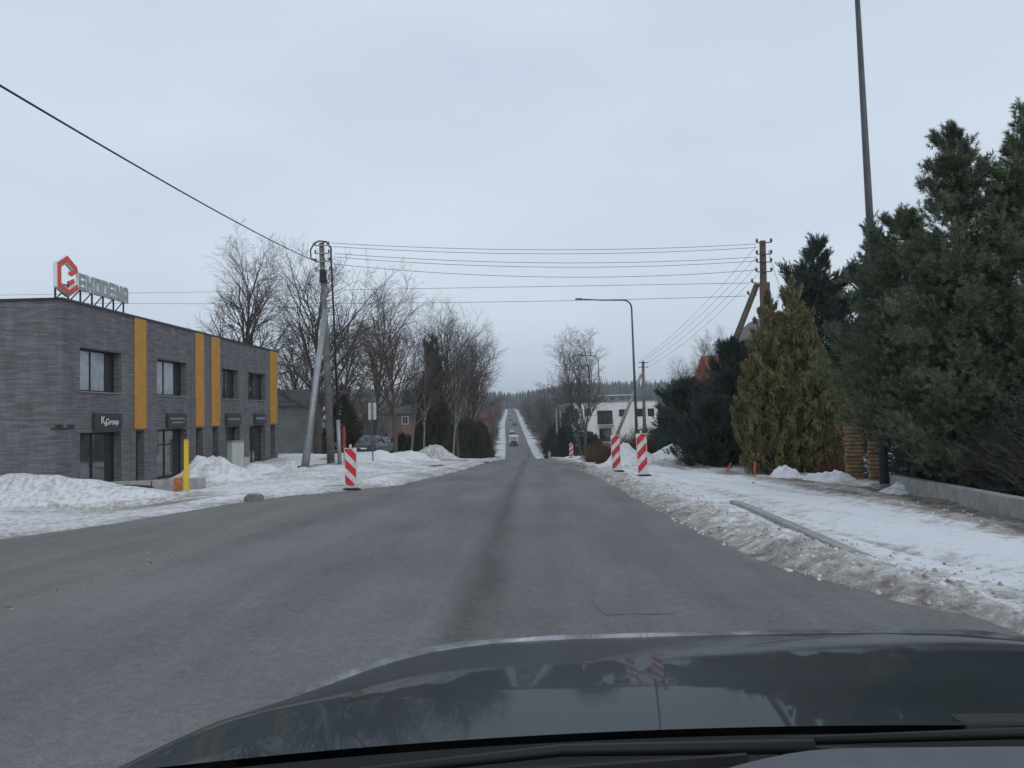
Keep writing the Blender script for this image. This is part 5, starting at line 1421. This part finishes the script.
# lorry
p = on_road(514.0, 238)
tr = empty('lorry', p, math.pi + .015, 'white cab lorry coming up the road towards the crest', 'lorry')
tr.scale = (1.15, 1.0, 1.12)
MB().prism([(2.2, .75), (4.25, .75), (4.3, 1.5), (4.0, 2.75), (3.7, 2.95), (2.2, 2.95)], lambda u, v, d: (d, u, v), -1.2, 1.2).build('cab', mat('lorry_white', (.66, .67, .67), .4, .05, coat=.4), tr, bevel=.06)
MB().add([(-1.02, 4.315, 1.62), (1.02, 4.315, 1.62), (.98, 4.06, 2.62), (-.98, 4.06, 2.62)], [(3, 2, 1, 0)]).build('windscreen', M_GLASS, tr)
MB().box((-1.2, 4.28, .42), (1.2, 4.48, .95)).build('bumper', M_SIGN, tr, bevel=.04)
MB().box((-.8, 4.30, 1.0), (.8, 4.36, 1.45)).build('grille', M_SIGN, tr)
for s in (-1, 1):
    MB().box((s * .85, 4.46, .62), (s * 1.12, 4.50, .82)).build('headlight', M_HEADL, tr)
    MB().box((s * 1.22, 3.9, 1.7), (s * 1.45, 4.0, 2.4)).build('wing_mirror', M_SIGN, tr)
    for y in (3.3, -1.6):
        MB().tube([(s * .9, y, .48), (s * 1.2, y, .48)], .48, 16).build('wheel', M_TYRE, tr)
MB().box((-1.22, -3.2, 1.05), (1.22, 2.1, 2.6)).build('cargo_body', mat('cargo_grey', (.35, .36, .36), .6, .1), tr, bevel=.03)
MB().box((-.5, -3.1, .6), (.5, 2.3, 1.04)).build('chassis', M_SIGN, tr)

# ------------------------------------------------------------------ far woods (one mass each)
rg = np.random.default_rng(9)
def tiers(P, H, R, tiers_=5, k=6):
    n = len(P); V = []; Fc = []; c = 0
    allV = []
    for t in range(tiers_):
        z0 = .08 + .84 * t / tiers_; z1 = min(1.0, z0 + .36)
        rr_ = (1 - z0) ** .8
        az = rg.random((n, 1)) * 6.28 + np.arange(k)[None] * (6.2832 / k)
        rad = R[:, None] * rr_ * rg.uniform(.6, 1.2, (n, k))
        base = np.stack([np.cos(az) * rad, np.sin(az) * rad, H[:, None] * (z0 + rg.uniform(-.05, .04, (n, k)))], -1) + P[:, None, :]
        tip = P + np.stack([np.zeros(n), np.zeros(n), H * z1], -1)
        allV.append(np.concatenate([base, tip[:, None, :]], 1))
    V = np.concatenate(allV, 1)                        # n, tiers*(k+1), 3
    tri = []
    for t in range(tiers_):
        o = t * (k + 1)
        for q in range(k): tri.append((o + q, o + (q + 1) % k, o + k))
    tri = np.array(tri)
    Fc = tri[None] + (np.arange(n) * V.shape[1])[:, None, None]
    return V.reshape(-1, 3), Fc.reshape(-1, 3)
n = 9000
Yf = 640 + 760 * rg.random(n) ** 1.1; Xf = rg.uniform(-1.05, 1.05, n) * (Yf * .80)
ok = np.abs(Xf - cx(Yf) + 1) > np.where(Yf < 690, 14, np.where(Yf < 760, 7, 0))
Xf, Yf = Xf[ok], Yf[ok]; n = len(Xf)
V, Fc = tiers(np.stack([Xf, Yf, surf(Xf, Yf)], -1), rg.uniform(13, 21, n), rg.uniform(2.6, 4.4, n))
tag(mesh_np('far_forest', V, Fc, M_FARWOOD), 'dark conifer forest covering the far hill', 'forest', kind='stuff')
# mixed roadside woods in the dip
n = 900
Yf = 150 + 480 * rg.random(n); sgn_ = rg.choice([-1, 1], n); Xf = cx(Yf) - 1 + sgn_ * (8.5 + 80 * rg.random(n) ** 1.6)
keep = ~((Yf < 175) & (Xf > 0) & (Xf < 30))
Xf, Yf = Xf[keep], Yf[keep]; n = len(Xf)
V, Fc = tiers(np.stack([Xf, Yf, surf(Xf, Yf)], -1), rg.uniform(6, 13, n), rg.uniform(1.6, 3.2, n), 6, 8)
tag(mesh_np('roadside_conifers', V, Fc, M_FARWOOD), 'dark conifers lining the far dip of the road', 'woods', kind='stuff')
lo, hi = bare_tree_mesh(77, 10, .16, 12, .2, 40, .34, (5, 4, 2), .14, 1, .03)
bv = np.array(lo.v + hi.v); q4 = [f for f in lo.f if len(f) == 4] + [tuple(i + len(lo.v) for i in f) for f in hi.f if len(f) == 4]
q4 = np.array(q4)
n = 330
Yf = 125 + 500 * rg.random(n) ** 1.3; sgn_ = rg.choice([-1, 1], n); Xf = cx(Yf) - 1 + sgn_ * (7.6 + 60 * rg.random(n) ** 1.9)
keep = ~((Yf < 175) & (Xf > 0) & (Xf < 32)) & ~((Yf < 160) & (Xf < 0) & (Xf > -14))
Xf, Yf = Xf[keep], Yf[keep]; n = len(Xf)
sc_ = rg.uniform(.7, 1.35, n); an = rg.random(n) * 6.28
Vb = np.empty((n, len(bv), 3), np.float32)
Vb[..., 0] = (bv[None, :, 0] * np.cos(an)[:, None] - bv[None, :, 1] * np.sin(an)[:, None]) * sc_[:, None] + Xf[:, None]
Vb[..., 1] = (bv[None, :, 0] * np.sin(an)[:, None] + bv[None, :, 1] * np.cos(an)[:, None]) * sc_[:, None] + Yf[:, None]
Vb[..., 2] = bv[None, :, 2] * sc_[:, None] + surf(Xf, Yf)[:, None]
Fb = (q4[None] + (np.arange(n) * len(bv))[:, None, None]).reshape(-1, 4)
tag(mesh_np('roadside_bare_woods', Vb.reshape(-1, 3), Fb, M_TWIG2), 'brown leafless woods along the far dip of the road', 'woods', kind='stuff')
print('woods tris', len(Fb) * 2)

# ------------------------------------------------------------------ the car we sit in
cr = empty('driven_car', (.38, 0, 0), 0, 'dark grey car with its glossy bonnet and dashboard in the foreground', 'car')
cr.rotation_euler = (-math.atan(.0352), -.022, -.045)
M_HOOD = mat('bonnet_paint', (.017, .024, .028), .40, .30, 2.2, metal=.0, spec=.05, coat=.29, detail=8)
M_DASH = mat('dashboard_plastic', (.10, .105, .115), .65, .08, 30, bump=.15, bscale=300)
M_COWL = mat('cowl_black', (.008, .008, .009), .6, .15, 10)
HW = 1.09
FN = 2.335
sk_y = np.array([.80, 1.05, 1.32, 1.42, 1.80, 2.10, 2.30, 2.33, 2.44])
sk_s = np.array([.07, .085, .092, .140, .158, .176, .195, .50, 1.8])
yy_ = np.linspace(.80, 2.44, 400); ss_ = np.interp(yy_, sk_y, sk_s)
zz_ = 1.036 - np.concatenate([[0], np.cumsum((ss_[1:] + ss_[:-1]) / 2 * np.diff(yy_))])
def hoodz(y): return np.interp(y, yy_, zz_)
def hoodF(u): return FN - .98 * np.abs(u / HW) ** np.where(np.asarray(u) > 0, 11.0, 6.0)
nu, nt = 121, 90
uu = np.sin(np.linspace(-1, 1, nu) * math.pi / 2) * HW
tt_ = np.linspace(0, 1, nt) ** .8
def rear(u): return .97 + .14 * (1 - (u / HW) ** 2)
U, Tt = np.meshgrid(uu, tt_)
YB = rear(U); YF = np.maximum(hoodF(U), YB + .25)
Yh = YB + (YF - YB) * Tt
edge_d = (1 - Tt) * (YF - YB)
lat = np.clip((np.abs(U) - (HW - .10)) / .10, 0, 1)
bow = .10 * (np.abs(U) / HW) ** 2.2 * 0.35
crease = .0 * np.exp(-((np.abs(U) - .62) / .05) ** 2)
# the front part follows the same section, swept back with the plan curve
shift = (FN - hoodF(U)) * .55 * sst(0, 1, Tt)
Zh = hoodz(Yh + shift) - bow * .5 - .035 * lat ** 2 + crease * (1 - Tt)
ho = mesh_np('bonnet', np.stack([U, Yh, Zh], -1).reshape(-1, 3), grid_faces(nt, nu), M_HOOD, cr, smooth=True)
# skirt: wings and nose below the bonnet edge
edge = [(float(U[-1, i]), float(Yh[-1, i]), float(Zh[-1, i])) for i in range(nu)]
edge = [(float(-HW), y, float(hoodz(y)) - .035 - .018) for y in (-.6, 0, .5)] + edge + [(float(HW), y, float(hoodz(y)) - .053) for y in (.5, 0, -.6)]
sk = MB(); rows = [(0, 0), (.004, -.015), (.012, -.08), (.02, -.30), (.0, -.62)]
cxn, cyn = 0, .9
for (x, y, z) in edge:
    ox, oy = (np.sign(x) * min(1, abs(x) / .9), max(0, (y - 1.2)) / .9)
    ln = math.hypot(ox, oy) or 1
    for a, b_ in rows: sk.v.append((x + ox / ln * a, y + oy / ln * a, z + b_))
nr = len(rows)
for i in range(len(edge) - 1):
    for j in range(nr - 1): sk.f.append((i * nr + j, i * nr + j + 1, (i + 1) * nr + j + 1, (i + 1) * nr + j))
sk.build('wing_and_nose', M_HOOD, cr, smooth=True)
# added pale lip along the leading edge, standing in for its bright rim reflection
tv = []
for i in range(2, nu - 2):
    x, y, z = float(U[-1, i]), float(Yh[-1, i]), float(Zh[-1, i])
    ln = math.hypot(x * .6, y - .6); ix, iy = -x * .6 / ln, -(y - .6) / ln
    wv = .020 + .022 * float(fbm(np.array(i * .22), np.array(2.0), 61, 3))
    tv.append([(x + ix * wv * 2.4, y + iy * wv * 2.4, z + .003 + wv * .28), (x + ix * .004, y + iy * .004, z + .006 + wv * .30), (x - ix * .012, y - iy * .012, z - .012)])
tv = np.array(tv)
mesh_np('bonnet_edge_glint', tv.reshape(-1, 3), grid_faces(len(tv), 3), mat('edge_glint_pale', (.40, .42, .44), .18, .6, 9, spec=.6, coat=.7, detail=8), cr, smooth=True)
# cowl, dashboard, wipers
cw = []
for yb_, z_ in ((0, -.012), (-.02, -.03), (-.16, -.025), (-.38, -.02)):
    cw.append([(u, rear(u) + yb_, hoodz(rear(u)) + z_ - bow_) for u, bow_ in zip(np.linspace(-1.05, 1.05, 41), .0175 * (np.abs(np.linspace(-1.05, 1.05, 41)) / HW) ** 2.2)])
mesh_np('cowl', np.array(cw).reshape(-1, 3), grid_faces(4, 41)[:, ::-1], M_COWL, cr, smooth=True)
ds = []
ud = np.linspace(-.80, .86, 61)
for k_, (dy, dz) in enumerate(((0.02, -.06), (0.0, -.012), (-.03, 0), (-.15, .008), (-.35, .01), (-.60, -.04))):
    ds.append([(u, .78 + .06 * math.cos(u * 1.3) - .10 * max(0, -u - .05) ** 1.2 + dy, 1.100 + dz - .10 * float(sst(-.05, -.55, u))) for u in ud])
mesh_np('dashboard', np.array(ds).reshape(-1, 3), grid_faces(6, 61)[:, ::-1], M_DASH, cr, smooth=True)
for (a, b_) in (((.72, 1.00), (-.05, 1.06)), ((-.02, 1.03), (-.72, .93))):
    z0_, z1_ = float(hoodz(a[1])) - .004, float(hoodz(b_[1])) - .006
    wp = MB().tube([(a[0], a[1], z0_), ((a[0] + b_[0]) / 2, (a[1] + b_[1]) / 2 + .01, (z0_ + z1_) / 2 + .012), (b_[0], b_[1], z1_)], [.010, .008, .006], 6).build('wiper_arm', M_COWL, cr, smooth=True)
    MB().bar((a[0] - .1, a[1] - .035, z0_ - .002), (b_[0] - .02, b_[1] - .03, z1_ - .002), .008, .014).build('wiper_blade', M_BLACK, wp)
MB().box((.22, 1.10, .996), (.33, 1.15, 1.014)).build('washer_nozzle', M_COWL, cr, bevel=.008)
for s in (-1, 1):
    ty = MB().tube([(s * .76, 1.45, .335), (s * .99, 1.45, .335)], .335, 24).build('wheel', M_TYRE, cr)
    MB().tube([(s * .98, 1.45, .335), (s * .996, 1.45, .335)], .22, 16).build('rim', M_RIM, ty)
MB().box((-.90, -.5, .22), (.90, 1.0, .42)).build('floor_pan', M_COWL, cr)

# ------------------------------------------------------------------ the damp winter air
hm = bpy.data.materials.new('haze_air'); hm.use_nodes = True
hn, hl = hm.node_tree.nodes, hm.node_tree.links
hn.clear()
ho_ = hn.new('ShaderNodeOutputMaterial'); hv = hn.new('ShaderNodeVolumePrincipled')
hv.inputs['Color'].default_value = (.93, .96, 1.0, 1); hv.inputs['Density'].default_value = HAZE; hv.inputs['Anisotropy'].default_value = 0.2
hl.new(hv.outputs['Volume'], ho_.inputs['Volume'])
hz_ = MB().box((-1850, -160, -14), (1850, 2650, 75)).build('haze', hm)
tag(hz_, 'thin pale winter haze filling the air over the road', 'haze', kind='stuff')
